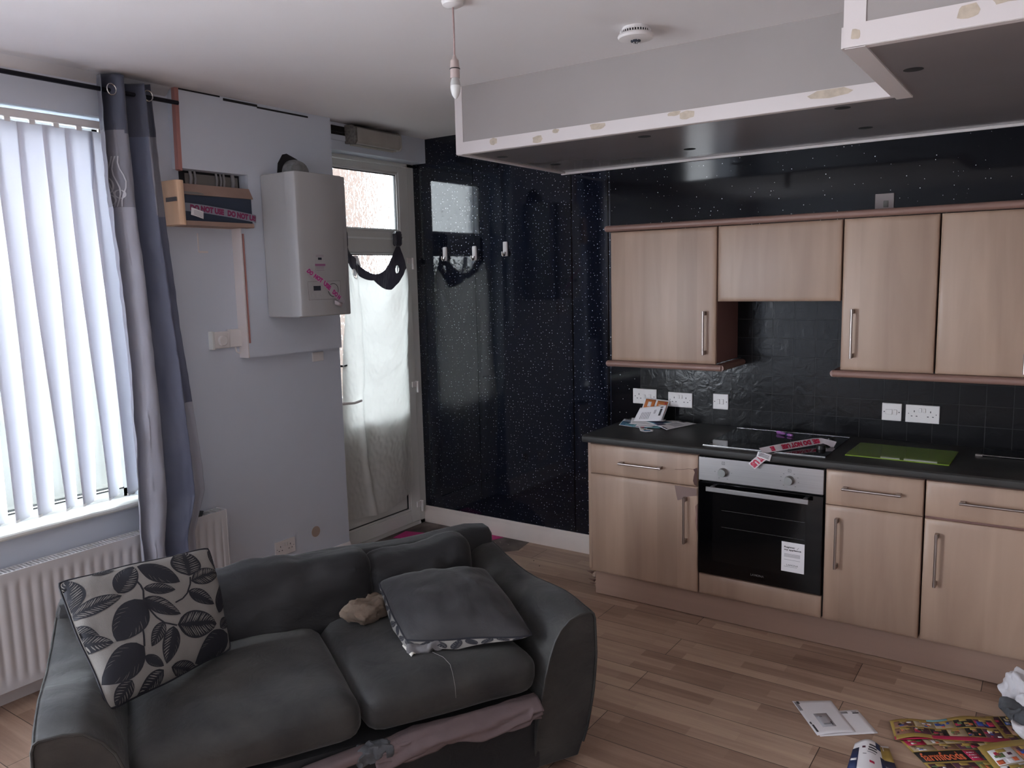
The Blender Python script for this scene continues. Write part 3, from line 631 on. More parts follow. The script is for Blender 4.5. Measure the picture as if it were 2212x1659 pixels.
tag(MB().box(0, .005, -1.822, -1.817, 1.934, 2.03).box(0, .0035, -1.817, -1.765, 1.93, 1.94).build('paint_ridge', m_trim), 'small pale ridge of old box outline painted on wall below fuse box', 'wall mark')

# ------------------------------------------------------------------ boiler
bo = thing('boiler', 'grey-white wall hung gas boiler on boxing beside the back door', 'boiler', (.22, -1.35, 1.575))
sh = MB(); sh.box(X + .002, .325, -1.462, -1.085, 1.582, 2.345); sh.build('casing', m_boiler, bo, bevel=.006)
fp = MB(); fp.rbox((.335, -1.318, 1.957), (.04, .243 - .01, .375), .022, 6)
fcv = MB(); pf = [(.295, -1.488), (.345, -1.488), (.365, -1.478), (.372, -1.455), (.373, -1.315), (.372, -1.165), (.365, -1.152), (.345, -1.147), (.295, -1.147)]
fcv.prism(pf, 'z', 1.588, 2.34)
fcv.build('front_cover', m_boiler, bo, bevel=.003)
MB().lathe([(.078, -.0), (.078, .03), (.066, .06), (.03, .08), (.001, .08)], (.075, -1.235, 2.368), 'x', 24).build('flue_elbow', M('flue_grey', (128, 128, 128), .6, var=.2, vscale=(40, 40, 40)), bo)
MB().prism([(-1.345, 2.35), (-1.335, 2.42), (-1.30, 2.47), (-1.27, 2.478), (-1.20, 2.455), (-1.165, 2.43), (-1.14, 2.35)], 'x', X + .0015, X + .003).build('flue_hole', m_dark, bo, smooth=False)
cp_ = MB().box(.372, .3745, -1.432, -1.205, 1.674, 1.770); cpn = cp_.build('control_panel', m_boiler, bo, bevel=.001)
bo_edge = MB(); 
for (a, b, c, d) in ((-1.434, -1.203, 1.770, 1.7715), (-1.434, -1.203, 1.6725, 1.674), (-1.434, -1.4325, 1.674, 1.77), (-1.205, -1.2035, 1.674, 1.77)): bo_edge.box(.372, .3742, a, b, c, d)
bo_edge.build('panel_gap', m_cgrey, bo, smooth=False)
MB().box(.374, .3755, -1.398, -1.348, 1.722, 1.747).build('display', m_screen, cpn)
for k_ in range(3): MB().lathe([(.008, .3745), (.008, .377), (.001, .377)], (0, -1.405 + .03 * k_, 1.697), 'x', 16).build('button', m_boiler, cpn)
MB().lathe([(.034, .3742), (.034, .376), (.031, .379), (.001, .379)], (0, -1.258, 1.722), 'x', 28).build('dial', m_boiler, cpn)
MB().tube([(.3755, -1.258 + .036 * math.cos(a), 1.722 + .036 * math.sin(a)) for a in [k_ * math.pi / 14 for k_ in range(28)]], .0013, 5, closed=True).build('dial_ring', m_blackplast, cpn)
stk = MB().box(.3732, .3740, -1.380, -1.304, 1.822, 1.917); sk_ = stk.build('sticker', m_boiler, bo); sk_['label'] = 'pale instruction sticker with a mauve band'
pm = MB().box(.374, .3745, -1.378, -1.306, 1.852, 1.864); pm.build('mauve_band', M('mauve_print', (150, 96, 132), .5), sk_)
pm = MB().box(.374, .3745, -1.355, -1.330, 1.885, 1.897); pm.build('dark_block', m_screen, sk_)
pm = MB()
for q in (1.908, 1.902, 1.846, 1.840, 1.829): pm.box(.374, .3744, -1.37, -1.315, q, q + .0018)
pm.build('small_print', M('mauve_small_print', (134, 110, 128), .5), sk_)
t2, f2_ = tape('warning_tape', 'magenta lettered do-not-use tape slanting across the boiler controls', [((.3775, -1.442, 1.838), (0, .8, .55)), ((.3800, -1.425, 1.822), (0, .75, .62)), ((.3815, -1.33, 1.765), (0, .5, .86)), ((.3835, -1.25, 1.70), (0, .6, .8)), ((.3815, -1.21, 1.668), (0, .7, .7)), ((.377, -1.19, 1.642), (0, .6, .5))], .036,
     [('DO', .03, .15), ('NOT', .19, .38), ('USE', .42, .59), ('DO N', .66, .86)], m_magenta)
lbl = MB().add([(.385, -1.262, 1.666), (.3865, -1.205, 1.650), (.3855, -1.215, 1.628), (.384, -1.262, 1.644)], [(0, 1, 2, 3)]).build('tape_label', m_tape, t2, solid=.0006)

# ------------------------------------------------------------------ door
FX = -.116
dr = thing('door_1', None, None, (FX - .03, -.45, 0)); dr['kind'] = 'structure'
f = MB(); f.box(FX - .06, FX, -.94, -.895 + .01, 0, DZ); f.box(FX - .06, FX, -.066, 0, 0, DZ); f.box(FX - .06, FX, -.94, 0, 2.535, DZ + .02); f.box(FX - .06, FX, -.94, 0, 0, .03)
f.build('door_frame', m_upvc, dr, bevel=.003)
lf = MB(); lx0, lx1 = FX - .05, FX + .012
def leafbox(a, b, c, d): lf.box(lx0, lx1, a, b, c, d)
leafbox(-.882, -.79, .035, 2.53); leafbox(-.17, -.075, .035, 2.53); leafbox(-.79, -.17, 2.49, 2.53); leafbox(-.79, -.17, 1.955, 2.095); leafbox(-.79, -.17, .035, .125)
lf.build('door_leaf', m_upvc, dr, bevel=.003)
bd = MB()
for (z0_, z1_) in ((2.095, 2.49), (.125, 1.955)):
    for (a, b, c, d) in ((-.79, -.776, z0_, z1_), (-.184, -.17, z0_, z1_), (-.79, -.17, z0_, z0_ + .014), (-.79, -.17, z1_ - .014, z1_)):
        bd.box(FX - .02, FX + .006, a, b, c, d)
bd.build('glazing_bead', m_upvc, dr, bevel=.004)
gs = MB()
for (z0_, z1_) in ((2.109, 2.476), (.139, 1.941)):
    for (a, b, c, d) in ((-.776, -.771, z0_, z1_), (-.189, -.184, z0_, z1_), (-.776, -.184, z0_, z0_ + .004), (-.776, -.184, z1_ - .006, z1_)): gs.box(FX - .018, FX - .004, a, b, c, d)
gs.build('gasket', m_blackplast, dr, smooth=False)
for (z0_, z1_) in ((2.105, 2.48), (.84, 1.945)): MB().box(FX - .021, FX - .015, -.78, -.18, z0_, z1_).build('glass', m_obsc, dr, smooth=False)
MB().box(FX - .03, FX - .012, -.78, -.18, .13, .84).build('lower_panel', m_upvc, dr)
MB().box(FX - .03, FX + .004, -.79, -.17, .82, .86).build('panel_rail', m_upvc, dr, bevel=.003)
MB().box(FX + .012, FX + .016, -.86, -.145, 2.040, 2.052).build('weather_strip', M('bright_strip', (235, 238, 236), .3), dr)
for z_ in (1.90, 1.03, .155):
    hg = MB(); hg.box(FX, FX + .02, -.115, -.055, z_ - .02, z_ + .02); hg.tube([(FX + .022, -.063, z_ - .06), (FX + .022, -.063, z_ + .02)], .009, 12); hg.build('hinge', m_plast, dr, bevel=.002)
hp = MB(); hp.box(FX + .012, FX + .022, -.845, -.812, .85, 1.10); hp.build('handle_plate', m_plast, dr, bevel=.004)
hl = MB(); hl.tube([(FX + .02, -.828, .998), (FX + .055, -.828, .998), (FX + .062, -.81, .997), (FX + .064, -.73, .990), (FX + .064, -.665, .998)], [.010, .010, .010, .008, .008], 12); hl.build('door_handle', m_plast, dr)
MB().lathe([(.009, FX + .022), (.009, FX + .027), (.001, FX + .027)], (0, -.828, .905), 'x', 14).build('lock_cylinder', m_chrome, dr)
MB().tube([(FX + .012, -.80, 1.235), (FX + .045, -.80, 1.235), (FX + .048, -.765, 1.238)], .007, 10).build('bolt_knob', m_blackplast, dr)
# sticker on glass
MB().add([(FX - .012, -.605, 1.93), (FX - .012, -.56, 1.932), (FX - .012, -.52, 1.80), (FX - .012, -.545, 1.80), (FX - .012, -.575, 1.86), (FX - .012, -.585, 1.80), (FX - .012, -.61, 1.80)], [(0, 1, 2, 3, 4, 5, 6)]).build('torn_sticker', m_paper, dr, smooth=False)
# header damage
struct('trim_12', MB().box(-.0, .002, -.86, -.70, 2.665, 2.70).box(-.0, .0025, -.86, -.72, 2.648, 2.664), m_mould, smooth=False)
struct('trim_13', MB().box(0, .008, -.882, -.72, 2.615, 2.645), m_wall, smooth=False)
lt_ = thing('batten_light', 'short dirty batten light fitting under the ceiling above the back door', 'light', (.05, -.54, 2.6))
db = MB(); db.prism([(.0, 2.605), (.075, 2.598), (.09, 2.615), (.088, 2.69), (.06, 2.705), (0, 2.705)], 'y', -.735, -.342); db.build('diffuser', m_diff, lt_, bevel=.004)
MB().prism([(.0, 2.60), (.078, 2.592), (.094, 2.612), (.092, 2.692), (.06, 2.71), (0, 2.71)], 'y', -.752, -.733).build('end_cap', M('grimy_cap', (110, 104, 98), .6, var=.5, vscale=(60, 60, 60)), lt_, bevel=.003)
MB().prism([(.0, 2.60), (.078, 2.592), (.094, 2.612), (.092, 2.692), (.06, 2.71), (0, 2.71)], 'y', -.346, -.336).build('end_cap', m_diff, lt_, bevel=.003)
for x_ in (.025, .05): MB().tube([(x_, -.73, 2.594), (x_, -.35, 2.594)], .004, 8).build('rib', m_diff, lt_)

# sheet hung over the door
ds = thing('door_curtain', 'white sheet with dark eyelet band sagging over the back door glass', 'curtain', (-.07, -.48, .22))
def topz(u): 
    return 2.02 * (1 - u) ** 2 * 1.0 + 2 * u * (1 - u) * 1.615 + 2.03 * u ** 2
def sheet(u, v, dx=0.0):
    zt = topz(u) - .01; zb = .235 - .05 * math.sin(u * math.pi) + .05 * u
    yl = -.715 - .13 * min(1, v / .65) + .08 * max(0, v - .8); yr = -.225 + .075 * min(1, v / .12) - .03 * v * math.sin(v * 3)
    z = zt + (zb - zt) * v; y = yl + (yr - yl) * u
    # swagged folds hang from the two pinned corners near the top, vertical folds lower down
    sag = .020 * math.exp(-3.2 * v) * math.sin((v * 11) - 3.5 * (1 - (2 * u - 1) ** 2)) 
    fold = .012 * math.sin(u * 9 + 3 * v) * v + .016 * math.sin(u * 16 + 1.3) * max(0, u - .65) * 2.2
    fold2 = .02 * math.exp(-((u - (.14 + .22 * v)) / .035) ** 2)
    x = FX + .052 + sag + fold + fold2 + .010 * noise.noise(Vector((u * 5, v * 12, 2))) + .003 * noise.noise(Vector((u * 24, v * 50, 2)))
    return (x, y, z)
hole = lambda u, v: ((u - .88) / .030) ** 2 + ((v - .055) / .013) ** 2 < 1 or ((u - .13) / .022) ** 2 + ((v - .06) / .016) ** 2 < 1
def band(u, v): return v < .075 + .008 * math.sin(u * 12) and abs(u - .45) > .0
def blim(u):
    lo = .012 + .050 * (1 - u / .62) if u < .62 else .012
    hi = .02 + .078 * min(1, max(0, (u - .42) / .33))
    return max(lo, hi)
def sheetb(u, v):
    b = blim(u); return sheet(u, b * v / .1 if v < .1 else b + (1 - b) * (v - .1) / .9)
def holeb(u, v):
    b = blim(u); vv = b * v / .1 if v < .1 else b + (1 - b) * (v - .1) / .9; return hole(u, vv)
g = MB(); g.grid(sheetb, 140, 240, mf=lambda u, v: 1 if v < .1 else 0, skip=holeb)
g.build('sheet_cloth', [m_sheet, m_eyelet], ds, ang=80)
e = lift(sheet, .003)
MB().tube([e(.88 + .031 * math.cos(a), .055 + .0135 * math.sin(a)) for a in [k_ * math.pi / 12 for k_ in range(24)]], .0032, 6, closed=True).build('eyelet', m_chrome, ds)
MB().tube([e(.13 + .023 * math.cos(a), .06 + .0165 * math.sin(a)) for a in [k_ * math.pi / 12 for k_ in range(24)]], .003, 6, closed=True).build('eyelet', m_chrome, ds)
kn = MB(); kn.rbox((FX + .052, -.245, 2.045), (.02, .032, .05), .018, 6, lambda q, c: q + Vector((.006 * noise.noise(c * 3), .010 * noise.noise(c * 2.3), .008 * noise.noise(c * 2)))); kn.build('bunched_corner', m_eyelet, ds)
kn = MB(); kn.rbox((FX + .045, -.715, 2.03), (.012, .012, .05), .01, 5); kn.build('bunched_corner', m_eyelet, ds)

# ------------------------------------------------------------------ hooks on the sparkle wall
def hook(x, z, label):
    t = thing('adhesive_hook', label, 'hook', (x, 0, z), 0, 'adhesive hooks on the sparkle wall')
    b = MB(); b.rbox((x, -.008, z), (.017, .008, .047), .007, 6); b.build('back_plate', m_plast, t)
    h = MB(); h.tube([(x, -.014, z - .022), (x, -.024, z - .040), (x, -.036, z - .042), (x - .001, -.042, z - .030), (x - .002, -.044, z - .016)], [.009, .008, .0075, .007, .006], 10); h.build('hook_prong', m_chrome, t)
hook(.152, 1.938, 'white adhesive hook nearest the back door'); hook(.405, 1.934, 'middle one of the three white adhesive hooks'); hook(.658, 1.952, 'white adhesive hook furthest from the back door')

# ------------------------------------------------------------------ soffit
SX, SY, SZ, SX2, SY2 = 1.0915, -1.0367, 2.394, 3.1237, -1.8267
plan = [(SX, 0), (SX, SY), (SX2, SY), (SX2, SY2), (XR, SY2), (XR, 0)]
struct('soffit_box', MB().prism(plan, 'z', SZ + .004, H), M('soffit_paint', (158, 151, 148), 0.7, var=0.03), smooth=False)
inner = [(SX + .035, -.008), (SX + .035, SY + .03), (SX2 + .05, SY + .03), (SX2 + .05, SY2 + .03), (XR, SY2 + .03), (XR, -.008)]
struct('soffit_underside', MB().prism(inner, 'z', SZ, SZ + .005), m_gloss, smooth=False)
tf = MB(); t_ = .004
tf.box(SX - t_, SX2, SY - t_, SY, SZ - .003, SZ + .055); tf.box(SX - t_, SX + .042, SY - t_ * .9, SY, SZ, H)
tf.box(SX2 - t_, XR, SY2 - t_, SY2, SZ - .003, SZ + .06); tf.box(SX2 - t_, SX2 + .055, SY2 - t_ * .9, SY2, SZ, H); tf.box(SX2 - .01, SX2 + .0, SY2, SY, SZ - .003, SZ + .055)
struct('trim_14', tf, m_trim, smooth=False)
tu = MB(); tu.box(SX, SX + .03, SY, 0, SZ - .006, SZ + .003); tu.box(SX, SX2, SY, SY + .03, SZ - .004, SZ + .003); tu.box(SX2, SX2 + .055, SY2, SY + .06, SZ - .006, SZ + .003); tu.box(SX2, XR, SY2, SY2 + .03, SZ - .004, SZ + .003)
tu.box(SX, XR, -.014, 0, SZ - .012, SZ + .003)
struct('trim_15', tu, m_trim, smooth=False)
pt = MB(); rnd = random.Random(3)
def blotch(x0, x1, z0, z1, y, seed):
    r = random.Random(seed); n_ = 12; P_ = []
    for k_ in range(n_):
        a = k_ / n_ * 2 * math.pi; rr = .75 + .35 * r.random(); P_.append(((x0 + x1) / 2 + (x1 - x0) / 2 * rr * math.copysign(abs(math.cos(a)) ** .7, math.cos(a)), (z0 + z1) / 2 + (z1 - z0) / 2 * rr * math.copysign(abs(math.sin(a)) ** .7, math.sin(a))))
    zc = lambda z: max(SZ + .001, z)
    pt.add([(a, y, zc(b)) for a, b in P_], [tuple(range(n_))])
yf = SY - t_ - .0006
for (a, b, c, d) in ((1.30, 1.345, .02, .055), (1.55, 1.61, .0, .035), (1.66, 1.70, .035, .055), (1.86, 1.94, .02, .055), (2.24, 2.30, .035, .055), (2.29, 2.36, .015, .05), (2.82, 2.98, .02, .055)): blotch(a, b, SZ + c, SZ + d, yf, a)
yf2 = SY2 - t_ - .0006
for (a, b, c, d) in ((3.14, 3.165, .015, .045), (3.40, 3.46, .015, .058), (3.48, 3.56, .04, .07)): blotch(a, b, SZ + c, SZ + d, yf2, a)
o = pt.build('trim_16', m_tan, smooth=False, merge=False); o['kind'] = 'structure'
hol = [(1.208, -.804), (1.266, -.365), (2.045, -.858), (2.06, -.353), (2.921, -.92), (2.901, -.376), (3.242, -1.41), (1.62, -.6)][:7]
for i, (a, b) in enumerate(hol): struct('trim_%d' % (17 + i), MB().lathe([(.001, -.0008), (.030, -.0008), (.030, .002), (.001, .002)], (a, b, SZ), 'z', 20), m_dark)

# ------------------------------------------------------------------ smoke alarm, pendant
sa = thing('smoke_alarm', 'round white smoke alarm on the ceiling beside the dropped box', 'smoke alarm', (2.245, -1.36, H - .045))
MB().lathe([(.052, 0), (.054, -.008), (.058, -.010), (.058, -.014)][::-1], (2.245, -1.36, H), 'z', 36).build('base_ring', m_plast, sa)
vn = MB()
for k_ in range(36):
    a = k_ * math.pi / 18; vn.add([(2.245 + .060 * math.cos(a + s) , -1.36 + .060 * math.sin(a + s), H - h) for s, h in ((-.04, .013), (.04, .013), (.04, .024), (-.04, .024))], [(0, 1, 2, 3)])
MB().lathe([(.056, -.014), (.056, -.026)], (2.245, -1.36, H), 'z', 36).build('vent_core', m_dark, sa)
vv = MB()
for k_ in range(36):
    a = k_ * math.pi / 18; cx, cy = 2.245 + .059 * math.cos(a), -1.36 + .059 * math.sin(a); vv.tube([(cx, cy, H - .013), (cx, cy, H - .026)], .0022, 5)
vv.build('vent_rib', m_plast, sa)
MB().lathe([(.062, -.024), (.068, -.028), (.070, -.034), (.066, -.042), (.045, -.047), (.022, -.048), (.001, -.048)], (2.245, -1.36, H), 'z', 40).build('cover', m_plast, sa)
MB().lathe([(.020, -.047), (.020, -.051), (.016, -.056), (.001, -.058)], (2.245, -1.36, H), 'z', 24).build('sensor_grille', m_screen, sa)
for k_ in range(6):
    a = k_ * math.pi / 3 + .3; MB().tube([(2.245 + .021 * math.cos(a), -1.36 + .021 * math.sin(a), H - .048), (2.245 + .010 * math.cos(a), -1.36 + .010 * math.sin(a), H - .060)], .0013, 5).build('grille_bar', m_plast, sa)
px, py = 1.879, -2.041
pe = thing('pendant_light', 'bare candle bulb hanging on a white ceiling flex', 'pendant light', (px, py, 2.39))
MB().lathe([(.001, -.022), (.02, -.022), (.036, -.014), (.040, 0)], (px, py, H), 'z', 32).build('ceiling_rose', m_plast, pe)
MB().tube([(px, py, 2.70), (px + .001, py, 2.6), (px, py, 2.535)], .0032, 8).build('flex', M('dusty_flex', (160, 134, 132), .6), pe)
MB().lathe([(.004, 2.54), (.008, 2.528), (.014, 2.522), (.016, 2.50), (.0165, 2.496), (.018, 2.495), (.018, 2.493), (.0165, 2.492), (.0165, 2.462), (.001, 2.462)][::-1], (px, py, 0), 'z', 28).build('lamp_holder', M('pendant_plastic', (176, 160, 156), .4), pe)
MB().lathe([(.0182, 2.492), (.0182, 2.495)], (px, py, 0), 'z', 28).build('holder_seam', m_blackplast, pe)
MB().lathe([(.013, 2.462), (.0165, 2.448), (.0175, 2.436)][::-1], (px, py, 0), 'z', 28).build('bulb_neck', m_bulbneck, pe)
MB().lathe([(.0175, 2.437), (.018, 2.43), (.0165, 2.418), (.012, 2.404), (.006, 2.395), (.001, 2.392)][::-1], (px, py, 0), 'z', 28).build('bulb', m_bulb, pe)
# ------------------------------------------------------------------ kitchen units
def slab_door(x0, x1, z0, z1, y, ch=.024, dp=.008, th=.02):
    """wrapped door front: flat centre, wide soft chamfer round the edge"""
    m = MB(); rings = []
    for ins, yy in ((.0, y + th), (.0, y + dp + .002), (.002, y + dp - .001), (ch * .45, y + dp * .35), (ch, y), ):
        rings.append([(x0 + ins, yy, z0 + ins), (x1 - ins, yy, z0 + ins), (x1 - ins, yy, z1 - ins), (x0 + ins, yy, z1 - ins)])
    vs = [p for r in rings for p in r]; fs = [(0, 1, 2, 3)] + [(4 * i + k, 4 * i + (k + 1) % 4, 4 * i + 4 + (k + 1) % 4, 4 * i + 4 + k) for i in range(4) for k in range(4)] + [(16, 17, 18, 19)]
    return m.add(vs, fs)
def bar_handle(a, b, y, parent):
    a, b = Vector(a), Vector(b); d = (b - a).normalized(); h = thing  # two square posts and a round bar
    m = MB(); m.tube([a, b], .0058, 12)
    for p in (a + d * .012, b - d * .012): m.box(p.x - (.007 if abs(d.x) < .5 else .010), p.x + (.007 if abs(d.x) < .5 else .010), a.y, y, p.z - (.007 if abs(d.z) < .5 else .010), p.z + (.007 if abs(d.z) < .5 else .010))
    return m.build('handle', m_handle, parent, bevel=.001)
yb = -.600; XE = 3.84
def base_unit(x0, x1, label, hd, hv, z_draw=.701, shut=0.0, hide=True):
    t = thing('base_cabinet', label, 'cabinet', ((x0 + x1) / 2, -.3, .145), 0, 'base cabinets')
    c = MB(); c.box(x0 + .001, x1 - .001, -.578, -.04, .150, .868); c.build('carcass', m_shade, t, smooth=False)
    d = slab_door(x0 + .002, x1 - .002, .146, z_draw - .003 - shut, yb).build('door', m_maple, t, ang=50); bar_handle(*hv, yb + .002, d)
    dd = slab_door(x0 + .002, x1 - .002, z_draw, .862, yb).build('drawer', m_maple, t, ang=50); bar_handle(*hd, yb + .002, dd)
    return t, d, dd
u1, d1, dd1 = base_unit(1.594, 2.212, 'left base cabinet with torn foil beside the oven', ((1.782, -.632, .779), (2.024, -.632, .779)), ((2.150, -.632, .645), (2.150, -.632, .403)))
# torn foil on the first unit: bare board patches
yq = yb - .0008
MB().add([(2.088, yq, .695), (2.206, yq, .692), (2.207, yq, .655), (2.190, yq, .652), (2.165, yq, .646), (2.14, yq, .630), (2.105, yq, .618), (2.098, yq, .645)], [(0, 1, 2, 3, 4, 5, 6, 7)]).build('exposed_board', M('bare_board_grey', (124, 104, 98), .85), d1, smooth=False)['label'] = 'bare board where foil is torn off the corner'
MB().prism([(2.200, .60), (2.2115, .615), (2.2115, .47), (2.205, .49), (2.200, .53), (2.204, .56)], 'y', yb - .001, yb + .006).build('exposed_edge', m_mdf, d1, smooth=False)
MB().add([(2.188, yq, .790), (2.196, yq, .775), (2.190, yq, .752), (2.187, yq, .730), (2.193, yq, .712), (2.208, yq, .704), (2.209, yq, .735), (2.209, yq, .80)], [(0, 1, 2, 3, 4, 5, 6, 7)]).build('exposed_board', M('torn_board_dark', (74, 50, 46), .8), dd1, smooth=False)
MB().tube([(2.09, yq, .778), (2.13, yq, .782), (2.165, yq, .790), (2.188, yq, .789)], .0011, 5).build('tear_line', m_mdf, dd1)
ep = MB(); ep.prism([(-.578, .155), (-.578, .868), (-.02, .868), (-.02, .0), (-.50, .0), (-.525, .04), (-.515, .07), (-.545, .09), (-.54, .12), (-.57, .135)], 'x', 1.574, 1.592)
ep.build('end_panel', m_maple, u1, smooth=False)
for q in ((-.545, .12, 1.566), (-.53, .07, 1.570), (-.52, .045, 1.572)):
    MB().add([(q[2] + .02, q[0], q[1]), (q[2] - .018, q[0] - .02, q[1] + .004), (q[2] + .004, q[0] + .01, q[1] - .02)], [(0, 1, 2)]).build('torn_edge', m_mdf, u1, solid=.002)
# oven housing with oven
oh = thing('oven_housing', 'base cabinet frame around the built-in oven with a filler strip below', 'cabinet', (2.517, -.3, .145), 0, 'base cabinets')
MB().box(2.214, 2.2165, -.578, -.04, .15, .868).box(2.8175, 2.82, -.578, -.04, .15, .868).box(2.2165, 2.8175, -.578, -.04, .15, .24).build('carcass', m_dark, oh, smooth=False)
slab_door(2.218, 2.816, .146, .252, yb, ch=.02).build('filler_panel', m_maple, oh, ang=50)
ov = thing('built_in_oven', 'black glass built-in oven with steel control panel under the hob', 'oven', (2.517, -.35, .256))
ox0, ox1 = 2.2175, 2.8165
MB().box(ox0 + .01, ox1 - .01, -.575, -.05, .262, .86).build('oven_body', m_blackplast, ov, smooth=False)
cpo = MB().box(ox0, ox1, yb - .004, -.575, .742, .861).build('control_panel', m_steel, ov, bevel=.002)
for xk in (2.344, 2.663):
    kn = MB(); kn.lathe([(.0225, -.004), (.0225, -.010), (.0205, -.012), (.0195, -.028), (.0185, -.030), (.001, -.030)], (xk, yb, .794), 'y', 36); kn.build('knob', M('knob_metal', (150, 150, 148), .3, metal=1), cpo)
tk = MB()
for xk, angs in ((2.663, (-10, 25, 60, 90 + 40, 160, 190, 230, 310)), (2.344, (0, 180, 240, 300))):
    for a in angs: a = math.radians(a); tk.box(xk + .042 * math.cos(a) - .003, xk + .042 * math.cos(a) + .003, yb - .0047, yb - .0040, .794 + .036 * math.sin(a) - .0008, .794 + .036 * math.sin(a) + .0008)
for xk in (2.344, 2.663):
    for (a, b, c, d) in ((-.007, .007, .832, .8332), (-.007, .007, .845, .8462), (-.007, -.0058, .832, .846), (.0058, .007, .832, .846), (-.0006, .0006, .835, .843)): tk.box(xk + a, xk + b, yb - .0047, yb - .004, c, d)
tk.build('dial_markings', m_ink, cpo, smooth=False)
od = MB().box(ox0, ox1, yb - .006, -.578, .262, .735).build('oven_door', m_oven, ov, bevel=.003)
MB().box(ox0 + .075, ox1 - .075, yb - .0068, yb - .006, .335, .690).build('door_window', m_ovenin, od, smooth=False)
rk = MB()
for z_ in (.60, .515): rk.box(ox0 + .12, ox1 - .08, yb - .0074, yb - .0068, z_, z_ + .0022)
rk.build('rack_rail', M('rack_grey', (52, 50, 50), .4), od, smooth=False)
oh_ = MB(); oh_.box(2.272, 2.762, yb - .052, yb - .044, .700, .724); oh_.box(2.285, 2.305, yb - .045, yb - .005, .704, .72); oh_.box(2.73, 2.75, yb - .045, yb - .005, .704, .72); oh_.build('handle', m_steel, od, bevel=.0025)
sb = MB().box(2.634, 2.740, yb - .0085, yb - .0072, .350, .495).build('sticker', m_paper, od, bevel=.0005); sb['label'] = 'white registration sticker on the oven glass'
tx = MB(); fo = plane_fn((2.634, yb - .0088, .350), (.106, 0, 0), (0, 0, .145))
put_text(tx, 'Register', fo, .12, .79, .60, .86, 0, .03); put_text(tx, 'my appliance', fo, .12, .70, .86, .775, 0, .03)
put_text(tx, 'LAMONA', fo, .24, .20, .74, .255, 0, .0)
tx.add([fo(.66, .81), fo(.69, .79), fo(.76, .85), fo(.755, .86), fo(.69, .805)], [(0, 1, 2, 3, 4)])
tx.build('lettering', m_black, sb, smooth=False, merge=False)
t3_ = MB()
for q in (.60, .575, .55, .525, .50, .40, .165): patch(t3_, fo, .12, q, .82 if q != .165 else .70, q + .011, 0, 1)
t3_.build('small_print', m_lite, sb, smooth=False)
lg = MB(); put_text(lg, 'LAMONA', plane_fn((2.487, yb - .0066, .295), (.065, 0, 0), (0, 0, .011)), 0, 0, 1, 1, 0, .01); lg.build('logo', M('oven_logo', (90, 88, 88), .4), od, smooth=False, merge=False)
base_unit(2.822, 3.228, 'narrow base cabinet between the oven and the far right cabinet', ((2.900, -.632, .788), (3.143, -.632, .788)), ((2.880, -.632, .648), (2.880, -.632, .409)))
base_unit(3.232, XE, 'wide base cabinet at the far right under the thin chrome strip', ((3.364, -.632, .787), (3.706, -.632, .787)), ((3.285, -.632, .642), (3.285, -.632, .406)), z_draw=.706, shut=.008)
MB().box(XE + .001, XE + .018, -.595, -.02, .0, .868).build('end_panel', m_maple, [o for o in C.objects if o.get('label', '').startswith('wide base cabinet')][0])
pl = MB().box(1.60, XE, -.555, -.537, .004, .150); tag(pl.build('plinth', m_plinth, bevel=.001), 'long maple plinth board along the foot of the base cabinets', 'plinth')
wt = MB(); wt.prism([(-.62, .876), (-.622, .882), (-.622, .902), (-.617, .908), (-.61, .910), (-.0085, .910), (-.0085, .872), (-.615, .872)], 'x', 1.5614, 3.875)
tag(wt.build('worktop', m_work), 'charcoal laminate worktop running along the kitchen wall', 'worktop')
# tiles
tl = MB(); tl.box(1.617, 3.875, -.008, -.0005, .9105, 1.275); tl.box(2.205, 2.81, -.008, -.0005, 1.275, 1.66)
struct('wall_tiles', tl, m_tile, smooth=False)
# wall cabinets
yw = -.35; ZB, ZT, ZB2 = 1.2932, 2.0005, 1.6188
def wall_unit(x0, x1, z0, label, hv=None):
    t = thing('wall_cabinet', label, 'cabinet', ((x0 + x1) / 2, -.18, z0), 0, 'wall cabinets')
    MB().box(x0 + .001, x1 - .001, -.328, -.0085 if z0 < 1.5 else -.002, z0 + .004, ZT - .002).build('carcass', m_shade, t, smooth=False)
    d = slab_door(x0 + .002, x1 - .002, z0, ZT - .002, yw).build('door', m_maple, t, ang=50)
    if hv: bar_handle(*hv, yw + .002, d)
wall_unit(1.598, 2.205, ZB, 'left wall cabinet above the paper pile', ((2.148, -.382, 1.571), (2.148, -.382, 1.343)))
wall_unit(2.209, 2.810, ZB2, 'short wall cabinet above the hob with no handle')
wall_unit(2.814, 3.213, ZB, 'narrow wall cabinet right of the short one over the hob', ((2.868, -.382, 1.583), (2.868, -.382, 1.352)))
wall_unit(3.217, XE, ZB, 'far right wall cabinet with its handle on the right edge', ((3.552, -.382, 1.60), (3.552, -.382, 1.30))) if False else wall_unit(3.217, 3.612, ZB, 'far right wall cabinet with its handle on the right edge', ((3.556, -.382, 1.395), (3.556, -.382, 1.31)))
wall_unit(3.616, XE, ZB, 'slim end wall cabinet past the handle at the right edge')
